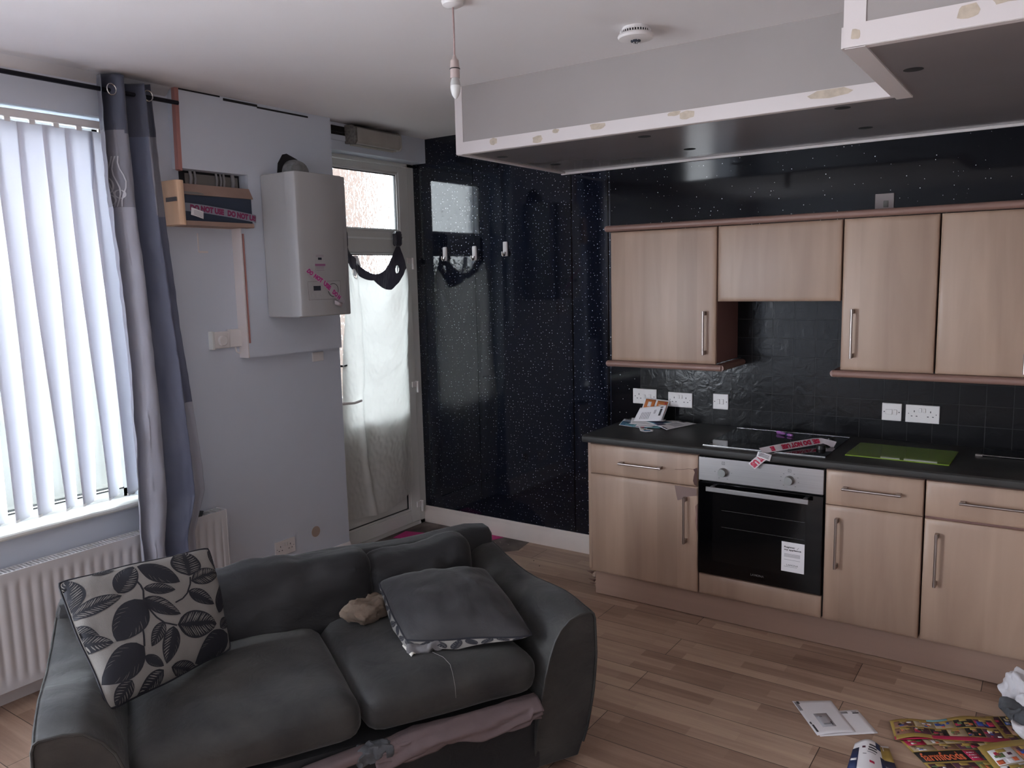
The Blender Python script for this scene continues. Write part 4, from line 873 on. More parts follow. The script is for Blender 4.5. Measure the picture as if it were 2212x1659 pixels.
def rail(x0, x1, zc, y, ends, name, label):
    r = .0165; pf = [(y + .03, zc - r)] + [(y - .006 + r * -math.cos(a), zc + r * -math.sin(a) * -1) for a in [-math.pi / 2 + k * math.pi / 10 for k in range(11)]][::1] + [(y + .03, zc + r)]
    pf = [(y + .03, zc - r)] + [(y - r * math.cos(a), zc + r * math.sin(a)) for a in [-math.pi / 2 + k * math.pi / 10 for k in range(11)]] + [(y + .03, zc + r)]
    m = MB(); m.prism(pf, 'x', x0, x1)
    pg = lambda xc, s: [(xc + s * .03, zc - r)] + [(xc - s * r * math.cos(a), zc + r * math.sin(a)) for a in [-math.pi / 2 + k * math.pi / 10 for k in range(11)]] + [(xc + s * .03, zc + r)]
    if ends[0]: m.prism(pg(x0 + .004, 1), 'y', y - .004, -.002 if zc > 1.8 else -.01)
    if ends[1]: m.prism(pg(x1 - .004, -1), 'y', y - .004, -.01)
    return tag(m.build(name, m_cornice, ang=60), label, 'trim')
rail(1.580, XE, 2.0185, -.352, (1, 0), 'cornice', 'rounded maple cornice along the top of the wall cabinets')
rail(1.582, 2.238, 1.2755, -.352, (1, 1), 'pelmet', 'rounded maple light rail under the left wall cabinet')
rail(2.785, XE, 1.2755, -.352, (1, 0), 'pelmet', 'rounded maple light rail under the right hand wall cabinets')

# ------------------------------------------------------------------ on the worktop
hb = thing('ceramic_hob', 'black glass ceramic hob with thin steel edges set in the worktop', 'hob', (2.52, -.3, .91))
MB().box(2.225, 2.812, -.565, -.062, .9102, .9145).build('glass', m_glassblk, hb, bevel=.001)
for y in (-.569, -.062): MB().box(2.225, 2.812, y, y + .004, .9102, .9155).build('edge_strip', m_chrome, hb)
MB().add([(2.245, -.545, .9148), (2.275, -.545, .9148), (2.280, -.530, .9148), (2.25, -.53, .9148)], [(0, 1, 2, 3)]).build('maker_badge', M('badge', (120, 104, 100), .5), hb, smooth=False)
MB().lathe([(.022, .9145), (.021, .931), (.018, .934), (.001, .934)], (2.752, -.40, 0), 'z', 24).build('control_knob', m_blackplast, hb)
for (a, b) in ((2.745, -.19), (2.745, -.26)): MB().lathe([(.018, .9145), (.017, .930), (.001, .932)], (a, b, 0), 'z', 24).build('control_knob', m_blackplast, hb)
lc = thing('lilac_peg', 'small lilac plastic peg lying at the back of the hob', 'peg', (2.51, -.155, .915))
k_ = MB(); k_.rbox((0, 0, 0), (.030, .009, .008), .008, 6, lambda q, c: Vector((q.x, q.y * (1 + .3 * math.sin(c.x * 3)), q.z * (1 - .3 * c.x)))); k_.xf(Matrix.Translation((2.49, -.146, .9235)) @ Matrix.Rotation(-.47, 4, 'Z')); k_.build('peg_body', m_lilac, lc)
k_ = MB(); k_.rbox((0, 0, 0), (.020, .008, .007), .007, 6); k_.xf(Matrix.Translation((2.54, -.170, .922)) @ Matrix.Rotation(-.47, 4, 'Z')); k_.build('peg_tail', m_lilac, lc)
k_ = MB(); k_.rbox((0, 0, 0), (.004, .0095, .008), .003, 4); k_.xf(Matrix.Translation((2.528, -.164, .9225)) @ Matrix.Rotation(-.47, 4, 'Z')); k_.build('spring', m_navyprint, lc)
t3, f3 = tape('warning_tape', 'red lettered do-not-use tape lying across the hob', [((2.530, -.612, .922), (-.6, .4, .5)), ((2.60, -.535, .932), (-.5, .5, .7)), ((2.66, -.43, .934), (-.5, .4, .75)), ((2.71, -.345, .936), (-.55, .4, .7)), ((2.738, -.322, .938), (-.4, .6, .5)), ((2.775, -.325, .932), (.2, .8, .5)), ((2.80, -.33, .924), (.3, .5, .8))], .037,
     [('DO NOT USE', .26, .70), ('SE', .73, .82), ('E', .12, .17)], m_red, rot180=True)
t4, f4 = tape('warning_tape', 'short end of red lettered tape hanging over the worktop edge above the oven', [((2.585, -.60, .914), (.5, .8, 0)), ((2.555, -.626, .906), (.75, .2, -.6)), ((2.52, -.629, .875), (.8, .0, -.65)), ((2.492, -.632, .846), (.8, .0, -.65))], .040,
     [('OT', .42, .62), ('US', .68, .97)], m_red)
lb = MB().add([(2.520, -.625, .921), (2.585, -.627, .911), (2.578, -.632, .880), (2.514, -.631, .897)], [(0, 1, 2, 3)]).build('tape_label', m_paper, t4, solid=.0006)
lp_ = MB(); fl_ = lambda u, v: Vector((2.514 + .064 * u + .006 * v * (1 - .2 * u), -.6335 + .004 * v, .897 - .017 * u + .026 * v))
for q in (.78, .62, .5, .38, .26): patch(lp_, fl_, .12, q, .88, q + (.08 if q > .7 else .05), 0, 1)
lp_.build('label_print', m_ink, lb, smooth=False)
gb = MB().box(-.215, .215, -.155, .155, 0, .005); gb.xf(Matrix.Translation((3.095, -.325, .9105)) @ Matrix(((1, .0, 0, 0), (0, 1, 0, 0), (0, 0, 1, 0), (0, 0, 0, 1))) @ Matrix.Rotation(-.02, 4, 'Z'))
tag(gb.build('glass_chopping_board', m_green, bevel=.0015), 'lime green glass board lying on the worktop right of the hob', 'chopping board')
tr = thing('worktop_tray', 'thin dark glass panel with chrome front bar at the far right of the worktop', 'tray', (3.6, -.12, .911))
MB().box(3.40, 3.84, -.212, -.04, .9105, .9145).build('dark_glass', m_glassblk, tr, bevel=.001)
MB().tube([(3.40, -.216, .917), (3.84, -.216, .917)], .0035, 10).build('front_bar', m_chrome, tr)
MB().box(3.383, 3.412, -.226, -.204, .9105, .921).build('bar_end', m_handle, tr, bevel=.001)
# mail
def sheet_thing(name, label, cat, fn, mats, deco, group=None, base=None, nu=12, nv=12, solid=.0008):
    m = MB().grid(fn, nu, nv); ml = [mats[0]]
    fs_ = (lift(fn, .0011), lift(fn, .0016), lift(fn, .0021))
    for d in deco or []:
        if d[-1] not in ml: ml.append(d[-1])
        q = ml.index(d[-1])
        if d[0] == 'p': patch(m, fs_[d[5]], d[1], d[2], d[3], d[4], q, 3)
        else: put_text(m, d[1], fs_[2], d[2], d[3], d[4], d[5], q, d[6])
    return tag(m.build(name, ml, None, solid=solid, ang=180, merge=False), label, cat, group)
def quad(a, b, c, d, curl=None):
    a, b, c, d = map(Vector, (a, b, c, d))
    def fn(u, v):
        p = a * (1 - u) * (1 - v) + b * u * (1 - v) + c * u * v + d * (1 - u) * v
        if curl: p = p + Vector((0, 0, curl(u, v)))
        return p
    return fn
ln = lambda x0, x1, ys, mt=None: [('p', x0, y, x1, y + .012, 0, mt or m_lite) for y in ys]
mg = 'post piled on the left end of the worktop'
sheet_thing('leaflet', 'blue and white leaflet at the left of the worktop paper pile', 'leaflet', quad((1.607, -.272, .9125), (1.80, -.31, .9125), (1.71, -.10, .9155), (1.545, -.08, .9125)), [m_paper],
    [('p', .02, .03, .98, .62, 0, m_blueprint), ('p', .2, .1, .6, .3, 1, m_tealprint), ('p', .5, .05, .9, .18, 1, m_crimson), ('p', .3, .36, .8, .44, 1, m_paper), ('p', .1, .72, .5, .8, 0, m_blueprint), ('p', .1, .86, .7, .9, 0, m_lite)], mg)
sheet_thing('leaflet', 'teal edged leaflet under the middle of the worktop paper pile', 'leaflet', quad((1.70, -.30, .914), (1.86, -.27, .914), (1.83, -.12, .916), (1.66, -.13, .916)), [m_tealprint],
    [('p', .1, .1, .7, .5, 0, m_paper), ('p', .2, .55, .5, .95, 0, m_crimson)], mg)
sheet_thing('leaflet', 'grey leaflet with dark picture at the right of the worktop paper pile', 'leaflet', quad((1.71, -.155, .922), (1.908, -.289, .9125), (1.985, -.050, .914), (1.83, -.03, .918), lambda u, v: .004 * math.sin(u * 3)), [m_paper],
    [('p', .02, .05, .45, .62, 0, m_tealprint), ('p', .05, .1, .42, .55, 1, m_navyprint), ('p', .4, .02, .6, .3, 1, m_navyprint), ('p', .75, .03, .95, .08, 0, m_ink), ('p', .45, .85, .65, .97, 0, m_ink)] + ln(.55, .92, (.35, .4, .45, .5, .55, .6, .65)), mg)
sheet_thing('leaflet', 'orange printed card leaning on the wall behind the white letter', 'leaflet', quad((1.648, -.105, .918), (1.80, -.105, .918), (1.812, -.020, 1.032), (1.655, -.020, 1.040)), [m_paper],
    [('p', .05, .3, .46, .95, 0, m_orange), ('p', .54, .3, .96, .93, 0, m_orange), ('p', .18, .62, .32, .84, 1, m_paper), ('p', .62, .72, .9, .76, 1, m_paper), ('p', .84, .8, .9, .88, 1, m_crimson)] , mg)
sheet_thing('letter', 'white printed letter propped up on the worktop paper pile', 'letter', quad((1.645, -.165, .920), (1.812, -.150, .932), (1.828, -.105, 1.018), (1.666, -.115, .993), lambda u, v: 0), [m_paper],
    [('p', .80, .86, .90, .93, 0, m_ink), ('p', .82, .35, .90, .80, 0, m_ink)] + [('p', .18 + .06 * i, .15, .20 + .06 * i, .62, 0, m_lite) for i in range(6)] + [('p', .62, .5, .64, .75, 0, m_lite), ('p', .66, .5, .68, .75, 0, m_lite)], mg)
sheet_thing('letter', 'blank folded letter flat under the propped white one', 'letter', quad((1.66, -.235, .9175), (1.84, -.22, .9175), (1.80, -.05, .919), (1.60, -.09, .9185), lambda u, v: .006 * v), [m_paper], None, mg)
sheet_thing('paper_scrap', 'small folded scrap of printed paper in front of the paper pile', 'paper', quad((1.80, -.395, .912), (1.87, -.385, .912), (1.855, -.345, .9125), (1.765, -.345, .926), lambda u, v: .01 * abs(u - .4)), [m_paper], [('p', .3, .2, .8, .5, 0, m_blueprint), ('p', .1, .55, .5, .8, 0, m_cream)])

# ------------------------------------------------------------------ sofa
so = thing('sofa', 'two-seat charcoal suede sofa with loose cushions in front of the window wall', 'sofa', (1.534, -3.473, 0), math.atan2(.868, .496))
SM = so.matrix_basis.copy()
def nz(p, s, a, o=0): return a * noise.noise(Vector((p[0] * s + o, p[1] * s, p[2] * s)))
def arm(side):
    prof = [(.035, .03), (.012, .15), (.0, .30), (-.004, .45), (.0, .572), (.006, .592), (.018, .600), (.06, .600), (.10, .588), (.135, .560), (.160, .522), (.180, .47), (.198, .40), (.212, .30), (.220, .18), (.222, .03)]
    if side < 0: prof = [(a if a < .05 else a * 1.0 + .03 * min(1, a / .15), b - (.0 if a < .11 else .008)) for a, b in prof]
    X0 = 0 if side < 0 else 1.71; sg = 1 if side < 0 else -1
    # densify the profile
    pp = []
    for a, b in zip(prof[:-1], prof[1:]):
        n_ = max(1, int(math.hypot(b[0] - a[0], b[1] - a[1]) / .02)); pp += [(a[0] + (b[0] - a[0]) * k / n_, a[1] + (b[1] - a[1]) * k / n_) for k in range(n_)]
    pp.append(prof[-1]); NP = len(pp); NY = 46
    def P(i, j):
        t = j / NY; y = .0 + .93 * t; a, z = pp[i]
        top = max(0, (z - .3) / .3)
        fr = -.022 * math.sin(min(1, z / .6) * math.pi) if j == 0 else 0
        z2 = z + top * (.012 * math.sin(t * 7) - .02 * math.exp(-((t - .5) / .22) ** 2) + .035 * max(0, t - .8) * 5 * .4)
        a2 = a + (.02 * top * math.exp(-((t - .45) / .3) ** 2) if a > .05 else -.008 * math.sin(t * math.pi) * top)
        # front lower edge sits slightly back
        yy = y + (.075 * (1 - min(1, z / .45)) ** 1.5) * (1 - t)
        q = Vector((X0 + sg * a2, yy, z2))
        wr = .006 * noise.noise(Vector((a * 6, y * 13, z * 4 + side))) * top; q.z += wr; q.x += sg * wr * .5
        return q
    m = MB(); m.v = [P(i, j) for j in range(NY + 1) for i in range(NP)]
    for j in range(NY):
        for i in range(NP - 1): m.f.append([j * NP + i, j * NP + i + 1, (j + 1) * NP + i + 1, (j + 1) * NP + i]); m.m.append(0)
        m.f.append([j * NP + NP - 1, j * NP, (j + 1) * NP, (j + 1) * NP + NP - 1]); m.m.append(0)
    m.f.append(list(range(NP))[::-1]); m.m.append(0); m.f.append([NY * NP + i for i in range(NP)]); m.m.append(0)
    o = m.build('armrest', m_sofal, so, local=True, ang=50, merge=True, bevel=.006)
    pip = MB(); pip.tube([P(i, 0) + Vector((0, -.002, .001)) for i in range(3, NP - 4)], .0042, 6); pip.v = [v for v in pip.v]
    pc = pip.build('piping', m_sofal, so, local=True)
    pt2 = MB(); pt2.tube([P([k for k in range(NP) if pp[k][1] > .585][0], j) for j in range(0, NY + 1)], .0045, 6); pt2.build('piping', m_sofal, so, local=True)
arm(-1); arm(1)
fb_ = MB(); fb_.rbox((.855, .48, .175), (.66, .43, .145), .02, 8); fb_.build('seat_base', m_sofa, so, local=True)
bk = MB(); bk.rbox((.855, .885, .345), (.852, .072, .318), .045, 16, lambda q, c: q + Vector((0, .02 * max(0, c.z), .014 * max(0, (c.x)) ** 3 * (c.z > .5) + .006 * math.sin(c.x * 9) * (c.z > .5))))
bk.build('back_frame', m_sofa, so, local=True)
def cushwarp(hx, hy, hz, bul, seed, wr=.008, sc_=5):
    def wfn(q, c):
        b = bul * (1 - abs(c.x) ** 2.5) * (1 - abs(c.y) ** 2.5)
        q = q + Vector((0, 0, b * (1 if c.z > 0 else .15) * abs(c.z)))
        return q + Vector((nz(q, sc_, wr, seed), nz(q, sc_, wr, seed + 9), nz(q, sc_, wr, seed + 20)))
    return wfn
s1 = MB(); s1.rbox((.548, .385, .405), (.336, .365, .075), .062, 18, cushwarp(.33, .36, .07, .020, 3)); s1.build('seat_cushion', m_sofal, so, local=True)
s2 = MB(); s2.rbox((1.193, .385, .408), (.308, .370, .075), .062, 18, cushwarp(.3, .36, .07, .022, 40)); s2.build('seat_cushion', m_sofal, so, local=True)
def backc(cx, hx, top, seed, droop):
    m = MB()
    def wp(q, c):
        lean = .24 * (q.z + .14); z = q.z
        if c.z > 0: z += droop(c.x) * c.z
        puff = .02 * (1 - c.x ** 2) * (1 - c.z ** 2)
        r = Vector((q.x, q.y + lean - (puff if c.y < 0 else 0), z))
        cr = .020 * noise.noise(Vector((q.x * 6 + seed, q.z * 8, q.y * 5))) + .010 * noise.noise(Vector((q.x * 17 + seed, q.z * 11, 3))) - .018 * math.exp(-((q.x + .27 + q.z * .3) / .035) ** 2) * (seed < 50)
        return r + Vector((0, -abs(cr) * 1.2, cr * (1 if c.z > .4 else 0)))
    m.rbox((0, 0, 0), (hx, .085, .145), .06, 22, wp); m.xf(Matrix.Translation((cx, .705, top - .145)))
    return m.build('back_cushion', m_sofa, so, local=True)
backc(.655, .455, .715, 5, lambda x: .010 * math.sin(x * 6 + 1) - .012 * (x < -.4))
b2 = backc(1.315, .225, .695, 60, lambda x: -.01 + .018 * x)
# bed sheet poking out under the seat cushions
bs = thing('bed_sheet', 'pinkish crumpled bed sheet poking out under the sofa seat cushions', 'sheet', SM @ Vector((1.15, .0, .26)), so.rotation_euler.z)
def bsf(lay):
    def fn(u, v):
        x = .90 + u * .585; zt = .335 - .03 * max(0, (.25 - u)) * 3; zb = .268 + .012 * math.sin(u * 11 + lay * 2) + .008 * noise.noise(Vector((u * 9, lay, 0))) + .012 * (lay == 0) + .04 * (u > .93) * lay * .3
        z = zt + (zb - zt) * v; y = .035 - .045 * math.sin(min(1, v * 1.3) * math.pi * .55) - lay * .007 + .006 * math.sin(v * 9 + u * 8 + lay) + .006 * noise.noise(Vector((u * 14, v * 4, lay * 3)))
        return SM @ Vector((x, y, z))
    return fn
for lay in range(3): MB().grid(bsf(lay), 60, 12).build('sheet_fold', m_pinksheet, bs, solid=.003, ang=180)
sh2 = MB().rbox((0, 0, 0), (.11, .03, .016), .014, 8, lambda q, c: q + Vector((0, 0, .012 * c.x))); sh2.xf(SM @ Matrix.Translation((.78, .015, .298))); sh2.build('rolled_corner', m_pinksheet, bs)
ch = MB().rbox((0, 0, 0), (.06, .03, .026), .02, 10, lambda q, c: q + Vector([.014 * noise.noise(q * 50 + Vector((k, 0, 0))) for k in (0, 7, 13)])); ch.xf(SM @ Matrix.Translation((.905, .012, .300)))
tag(ch.build('sock', m_clothdark), 'small dark crumpled sock wedged between the two seat cushions', 'sock')

# ------------------------------------------------------------------ scatter cushions
def inv_bil(c, q):
    u = v = .5
    for _ in range(30):
        p = [c[0][k] * (1 - u) * (1 - v) + c[1][k] * u * (1 - v) + c[2][k] * u * v + c[3][k] * (1 - u) * v - q[k] for k in (0, 1)]
        du = [(c[1][k] - c[0][k]) * (1 - v) + (c[2][k] - c[3][k]) * v for k in (0, 1)]; dv = [(c[3][k] - c[0][k]) * (1 - u) + (c[2][k] - c[1][k]) * u for k in (0, 1)]
        det = du[0] * dv[1] - du[1] * dv[0] or 1e-9; u -= (p[0] * dv[1] - p[1] * dv[0]) / det; v -= (du[0] * p[1] - du[1] * p[0]) / det
    return u, v
def pillow_fn(c, th, sgn, seed, wr=.004):
    c = [Vector(p) for p in c]; nrm = (c[1] - c[0]).cross(c[3] - c[0]).normalized()
    def fn(u, v):
        uu, vv = u * 2 - 1, v * 2 - 1; cl = lambda t: max(-1, min(1, t)); a, b = cl(uu), cl(vv)
        e = (1 - abs(a) ** 2.6) * (1 - abs(b) ** 2.6)
        cr = abs(a) ** 7 * abs(b) ** 7; wob = .012 * math.sin(b * 5 + seed) * abs(a) ** 4; wob2 = .012 * math.sin(a * 5.5 + seed * 2) * abs(b) ** 4
        inx = 1 - .045 * cr - .018 * (1 - b * b) * abs(a) ** 3 + wob; iny = 1 - .045 * cr - .018 * (1 - a * a) * abs(b) ** 3 + wob2
        u2, v2 = .5 + a * inx * .5, .5 + b * iny * .5
        p = c[0] * (1 - u2) * (1 - v2) + c[1] * u2 * (1 - v2) + c[2] * u2 * v2 + c[3] * (1 - u2) * v2
        w_ = wr * noise.noise(Vector((u * 5 + seed, v * 5, sgn))) * 2 + wr * .5 * noise.noise(Vector((u * 16 + seed, v * 7, sgn)))
        return p + nrm * sgn * (th * max(0, e) ** .52 + w_ * min(1, e * 3))
    return fn
def leaf(mb, fn, tocc, base, tip, wid, style, md, mc, seed=0):
    r = random.Random(seed); bx_, by_ = base; tx_, ty_ = tip; L = math.hypot(tx_ - bx_, ty_ - by_); dx, dy = (tx_ - bx_) / L, (ty_ - by_) / L
    def W(a): return wid / 2 * (math.sin(math.pi * min(1, max(0, a)) ** .85)) ** .75
    def pt(a, b): 
        q = (bx_ + dx * L * a - dy * W(a) * b, by_ + dy * L * a + dx * W(a) * b); u, v = tocc(q); return u, v
    f1_ = lift(fn, .0013); f2_ = lift(fn, .0022)
    cl = lambda t: max(.004, min(.996, t))
    def F(f_, a, b): u, v = pt(a, b); return f_(cl(u), cl(v))
    mb.grid(lambda s, t: F(f1_, s, t * 2 - 1), 12, 6, md)
    sides = {'full': (1, -1), 'half': (1,), 'halfn': (-1,), 'solid': ()}[style]
    for sd in (1, -1):
        n_ = max(5, int(L / 26)) if sd in sides else (5 if style != 'full' else 0)
        for k in range(n_):
            if sd in sides: a0 = .08 + .8 * k / n_ + r.uniform(-.01, .01); b0, b1 = .12 + r.uniform(0, .1), .88 - r.uniform(0, .1); wv = r.uniform(.008, .02)
            else:
                a0 = .3 + .5 * k / n_ + r.uniform(-.03, .03); b0, b1 = .5 + r.uniform(0, .15), .9; wv = .005
            sh_ = .13
            mb.add([F(f2_, a0 - wv * .4, sd * b0), F(f2_, a0 + wv * .4, sd * b0), F(f2_, a0 + sh_ * .5 + wv, sd * (b0 + b1) / 2), F(f2_, a0 + sh_ + wv * .4, sd * b1), F(f2_, a0 + sh_ - wv * .4, sd * b1), F(f2_, a0 + sh_ * .5 - wv, sd * (b0 + b1) / 2)], [(0, 1, 2, 3, 4, 5)], mc)
def stem(mb, fn, tocc, pts, w_, md):
    f1_ = lift(fn, .0012); cl = lambda t: max(.004, min(.996, t)); P_ = [tocc(p) for p in pts]
    fin = []
    for a, b in zip(P_[:-1], P_[1:]): fin += [(a[0] + (b[0] - a[0]) * k / 5, a[1] + (b[1] - a[1]) * k / 5) for k in range(5)]
    fin.append(P_[-1])
    for a, b in zip(fin[:-1], fin[1:]):
        L = math.hypot(b[0] - a[0], b[1] - a[1]) or 1; nx, ny = -(b[1] - a[1]) / L * w_, (b[0] - a[0]) / L * w_
        mb.add([f1_(cl(p[0]), cl(p[1])) for p in ((a[0] + nx, a[1] + ny), (b[0] + nx, b[1] + ny), (b[0] - nx, b[1] - ny), (a[0] - nx, a[1] - ny))], [(0, 1, 2, 3)], md)
def W3(*p): return SM @ Vector(p)
PC = [W3(.175, .20, .535), W3(.555, .545, .495), W3(.515, .60, .86), W3(.045, .48, .862)]
sc1 = thing('scatter_cushion', 'cream scatter cushion with navy leaf print standing in the left corner of the sofa', 'cushion', W3(.35, .4, .47))
crop = [(566, 1500), (1625, 1060), (1425, 150), (98, 455)]
toc = lambda q: inv_bil(crop, q)
fF = pillow_fn(PC, .060, 1, 1); fB = pillow_fn(PC, .055, -1, 1)
pm_ = MB(); pm_.grid(fF, 40, 40)
LV = [((200, 745), (165, 450), 235, 'full'), ((215, 775), (570, 655), 135, 'full'), ((540, 635), (680, 380), 190, 'half'), ((710, 385), (1055, 545), 190, 'solid'), ((740, 600), (1005, 620), 100, 'halfn'),
      ((740, 690), (1050, 830), 130, 'halfn'), ((1140, 490), (1128, 205), 285, 'full'), ((1155, 535), (1470, 400), 150, 'full'), ((1130, 620), (1390, 715), 125, 'halfn'), ((1440, 785), (1510, 490), 120, 'solid'),
      ((735, 705), (545, 1022), 280, 'solid'), ((1020, 920), (1410, 885), 235, 'full'), ((200, 862), (440, 970), 110, 'halfn'), ((250, 985), (525, 1025), 130, 'full'), ((752, 1080), (480, 1308), 270, 'solid'),
      ((905, 890), (810, 1085), 110, 'full'), ((985, 930), (955, 1212), 150, 'half'), ((1552, 945), (1235, 1200), 230, 'solid'), ((765, 1150), (935, 1225), 80, 'solid'), ((1000, 1235), (1285, 1235), 105, 'full'),
      ((940, 1250), (775, 1450), 145, 'full'), ((690, 1315), (600, 1475), 150, 'full'), ((1455, 912), (1580, 790), 95, 'full'), ((1395, 195), (1455, 375), 80, 'full'), ((360, 430), (540, 395), 50, 'full')]
for i, (a, b, w_, st_) in enumerate(LV): leaf(pm_, fF, toc, a, b, w_, st_, 1, 0, i)
for s_ in ([(1148, 500), (1148, 560), (1120, 640), (1075, 690), (1005, 730)], [(680, 520), (720, 570), (738, 620), (735, 700), (735, 780), (725, 880), (740, 980), (752, 1080)], [(738, 700), (790, 780), (850, 850), (910, 900), (1015, 925)], [(205, 745), (212, 790), (195, 860)]): stem(pm_, fF, toc, s_, .006, 1)
front = pm_.build('printed_front', [m_canvas, m_leaf], sc1, ang=180, merge=False)
MB().grid(fB, 40, 40).build('plain_back', m_cush, sc1, ang=180)
ring = [fF(t, 0) for t in [k / 30 for k in range(30)]] + [fF(1, t) for t in [k / 30 for k in range(30)]] + [fF(1 - t, 1) for t in [k / 30 for k in range(30)]] + [fF(0, 1 - t) for t in [k / 30 for k in range(30)]]
MB().tube(ring, .0035, 6, closed=True).build('edge_seam', m_leaf, sc1)
PC2 = [W3(1.085, .225, .535), W3(1.50, .045, .535), W3(1.545, .57, .60), W3(1.115, .65, .60)]
sc2 = thing('scatter_cushion', 'dark suede scatter cushion with leaf print underside lying flat on the right seat', 'cushion', W3(1.3, .35, .49))
gT = pillow_fn(PC2, .078, 1, 21, .006); gB = pillow_fn(PC2, .042, -1, 21)
MB().grid(gT, 44, 44).build('suede_top', m_cush, sc2, ang=180)
pb = MB(); pb.grid(gB, 40, 40)
idc = lambda q: (q[0], q[1]); r_ = random.Random(5)
for (a, b, w_) in (((.0, .05), (.12, .0), .07), ((.15, .02), (.3, .12), .10), ((.32, .10), (.42, .01), .09), ((.5, .0), (.62, .14), .11), ((.66, .12), (.80, .02), .09), ((.86, .0), (.97, .12), .08), ((.01, .2), (.1, .32), .08), ((.02, .38), (.1, .5), .08), ((.01, .56), (.1, .68), .08), ((.02, .74), (.1, .88), .08), ((.2, .3), (.4, .2), .1), ((.5, .3), (.7, .25), .1)):
    leaf(pb, gB, idc, a, b, w_, 'solid' if r_.random() < .3 else 'full', 1, 0, int(a[0] * 100))
pb.build('printed_underside', [m_canvas, m_leaf], sc2, ang=180, merge=False)
ring = [gT(t, 0) for t in [k / 30 for k in range(30)]] + [gT(1, t) for t in [k / 30 for k in range(30)]] + [gT(1 - t, 1) for t in [k / 30 for k in range(30)]] + [gT(0, 1 - t) for t in [k / 30 for k in range(30)]]
MB().tube(ring, .0035, 6, closed=True).build('edge_seam', m_leaf, sc2)
def side(u, v):
    # printed fabric rolled out below the seam along the left and front edges
    k = u * 2
    if k < 1: p = Vector(gT(0, 1 - k)); o_ = (PC2[0] - PC2[1]).normalized() * (1 if k < .9 else 1) 
    else: p = Vector(gT(k - 1, 0)); o_ = (PC2[0] - PC2[3]).normalized()
    if .9 < k < 1.1: o_ = ((PC2[0] - PC2[1]).normalized() * (1.1 - k) / .2 + (PC2[0] - PC2[3]).normalized() * (k - .9) / .2).normalized()
    wd = (.024 * math.sin(min(1, u * 4) * math.pi / 2) * math.sin(min(1, (1 - u) * 3) * math.pi / 2)) * (1 - .35 * abs(math.sin(u * 9)))
    return p + o_ * wd * math.sin(v * math.pi / 2) * .55 - Vector((0, 0, 1)) * wd * 1.25 * v
sd = MB(); sd.grid(side, 60, 6)
ids = lambda q: (q[0], q[1])
side2 = lambda u, v: side(u, 1 - v)
for i_ in range(16):
    a_ = .02 + i_ * .06; leaf(sd, side2, ids, (a_, .02 if i_ % 2 else .95), (a_ + .03, .98 if i_ % 2 else .1), .042, 'full' if i_ % 3 else 'solid', 1, 0, i_)
sd.build('printed_edge', [m_canvas, m_leaf], sc2, ang=180, merge=False)
def crumple(name, label, cat, c, h, mt, rot, seed, amp=.03, fr=12, n=16, parent=None, world=False):
    m = MB(); m.rbox((0, 0, 0), h, min(h) * .9, n, lambda q, cc: q + Vector([amp * (noise.noise(q * fr + Vector((seed + k, k, 0)))) + amp * .5 * noise.noise(q * fr * 2.7 + Vector((seed + k, 2, k))) for k in (0, 7, 13)]))
    m.xf((Matrix.Translation(c) if world else SM @ Matrix.Translation(c)) @ Matrix.Rotation(rot, 4, 'Z'))
    if parent: return m.build(name, mt, parent, ang=70)
    return tag(m.build(name, mt, ang=70), label, cat)
crumple('crumpled_cloth', 'beige crumpled cloth beside the dark cushion on the sofa seat', 'cloth', (1.06, .575, .528), (.092, .07, .028), m_clothbeige, .5, 4, .016, 26)
gc = thing('crumpled_garment', 'grey garment corner with pale cuff showing under the dark cushion', 'garment', W3(1.14, .2, .49))
crumple('garment_cloth', '', '', (1.155, .225, .512), (.055, .05, .014), m_clothgrey, -.3, 9, .02, 20, parent=gc)
cf_ = MB(); cf_.grid(lambda u, v: SM @ Vector((1.085 + .02 * v + .004 * u, .255 - .085 * u + .01 * v, .508 - .004 * u + .006 * math.sin(v * 3))), 8, 4); cf_.build('pale_cuff', m_cuff, gc, solid=.002)
MB().tube([W3(1.165, .17, .503), W3(1.185, .12, .502), W3(1.19, .07, .497), W3(1.185, .035, .482), W3(1.183, .012, .448), W3(1.183, .008, .41)], .0007, 5).build('loose_thread', m_thread, gc)

# ------------------------------------------------------------------ things on the floor
eg = 'envelopes on the laminate floor'
e1 = sheet_thing('envelope', 'white window envelope lying on top of the other on the floor', 'envelope', quad((2.992, -1.354, .0045), (3.109, -1.251, .0045), (2.975, -1.062, .0035), (2.842, -1.15, .0035), lambda u, v: .004 * math.sin(u * 3.1) * (1 - v)), [m_paper],
    [('p', .28, .18, .62, .58, 0, M('window_film', (168, 166, 170), .3)), ('p', .02, .70, .10, .95, 0, m_lite), ('p', .08, .90, .14, .97, 1, m_ink), ('p', .05, .08, .10, .28, 0, m_ink), ('p', .04, .30, .08, .36, 0, m_ink), ('p', .38, .46, .44, .5, 1, m_lite), ('p', .36, .24, .54, .28, 1, m_lite), ('p', .55, .22, .58, .32, 1, m_ink)], eg)
e2 = sheet_thing('envelope', 'white envelope half under the window envelope on the floor', 'envelope', quad((3.003, -1.351, .002), (3.182, -1.212, .002), (3.080, -1.077, .002), (2.901, -1.216, .002)), [m_paper],
    [('p', .60, .86, .78, .93, 0, m_lite), ('p', .55, .88, .58, .94, 0, m_ink), ('p', .86, .84, .97, .88, 0, m_ink), ('p', .86, .91, .95, .93, 0, m_lite)], eg)
pal = [m_plum, m_crimson, m_brownp, m_cream, m_greenprint, m_black, m_paper, m_rust, m_bluep2, m_yellow]
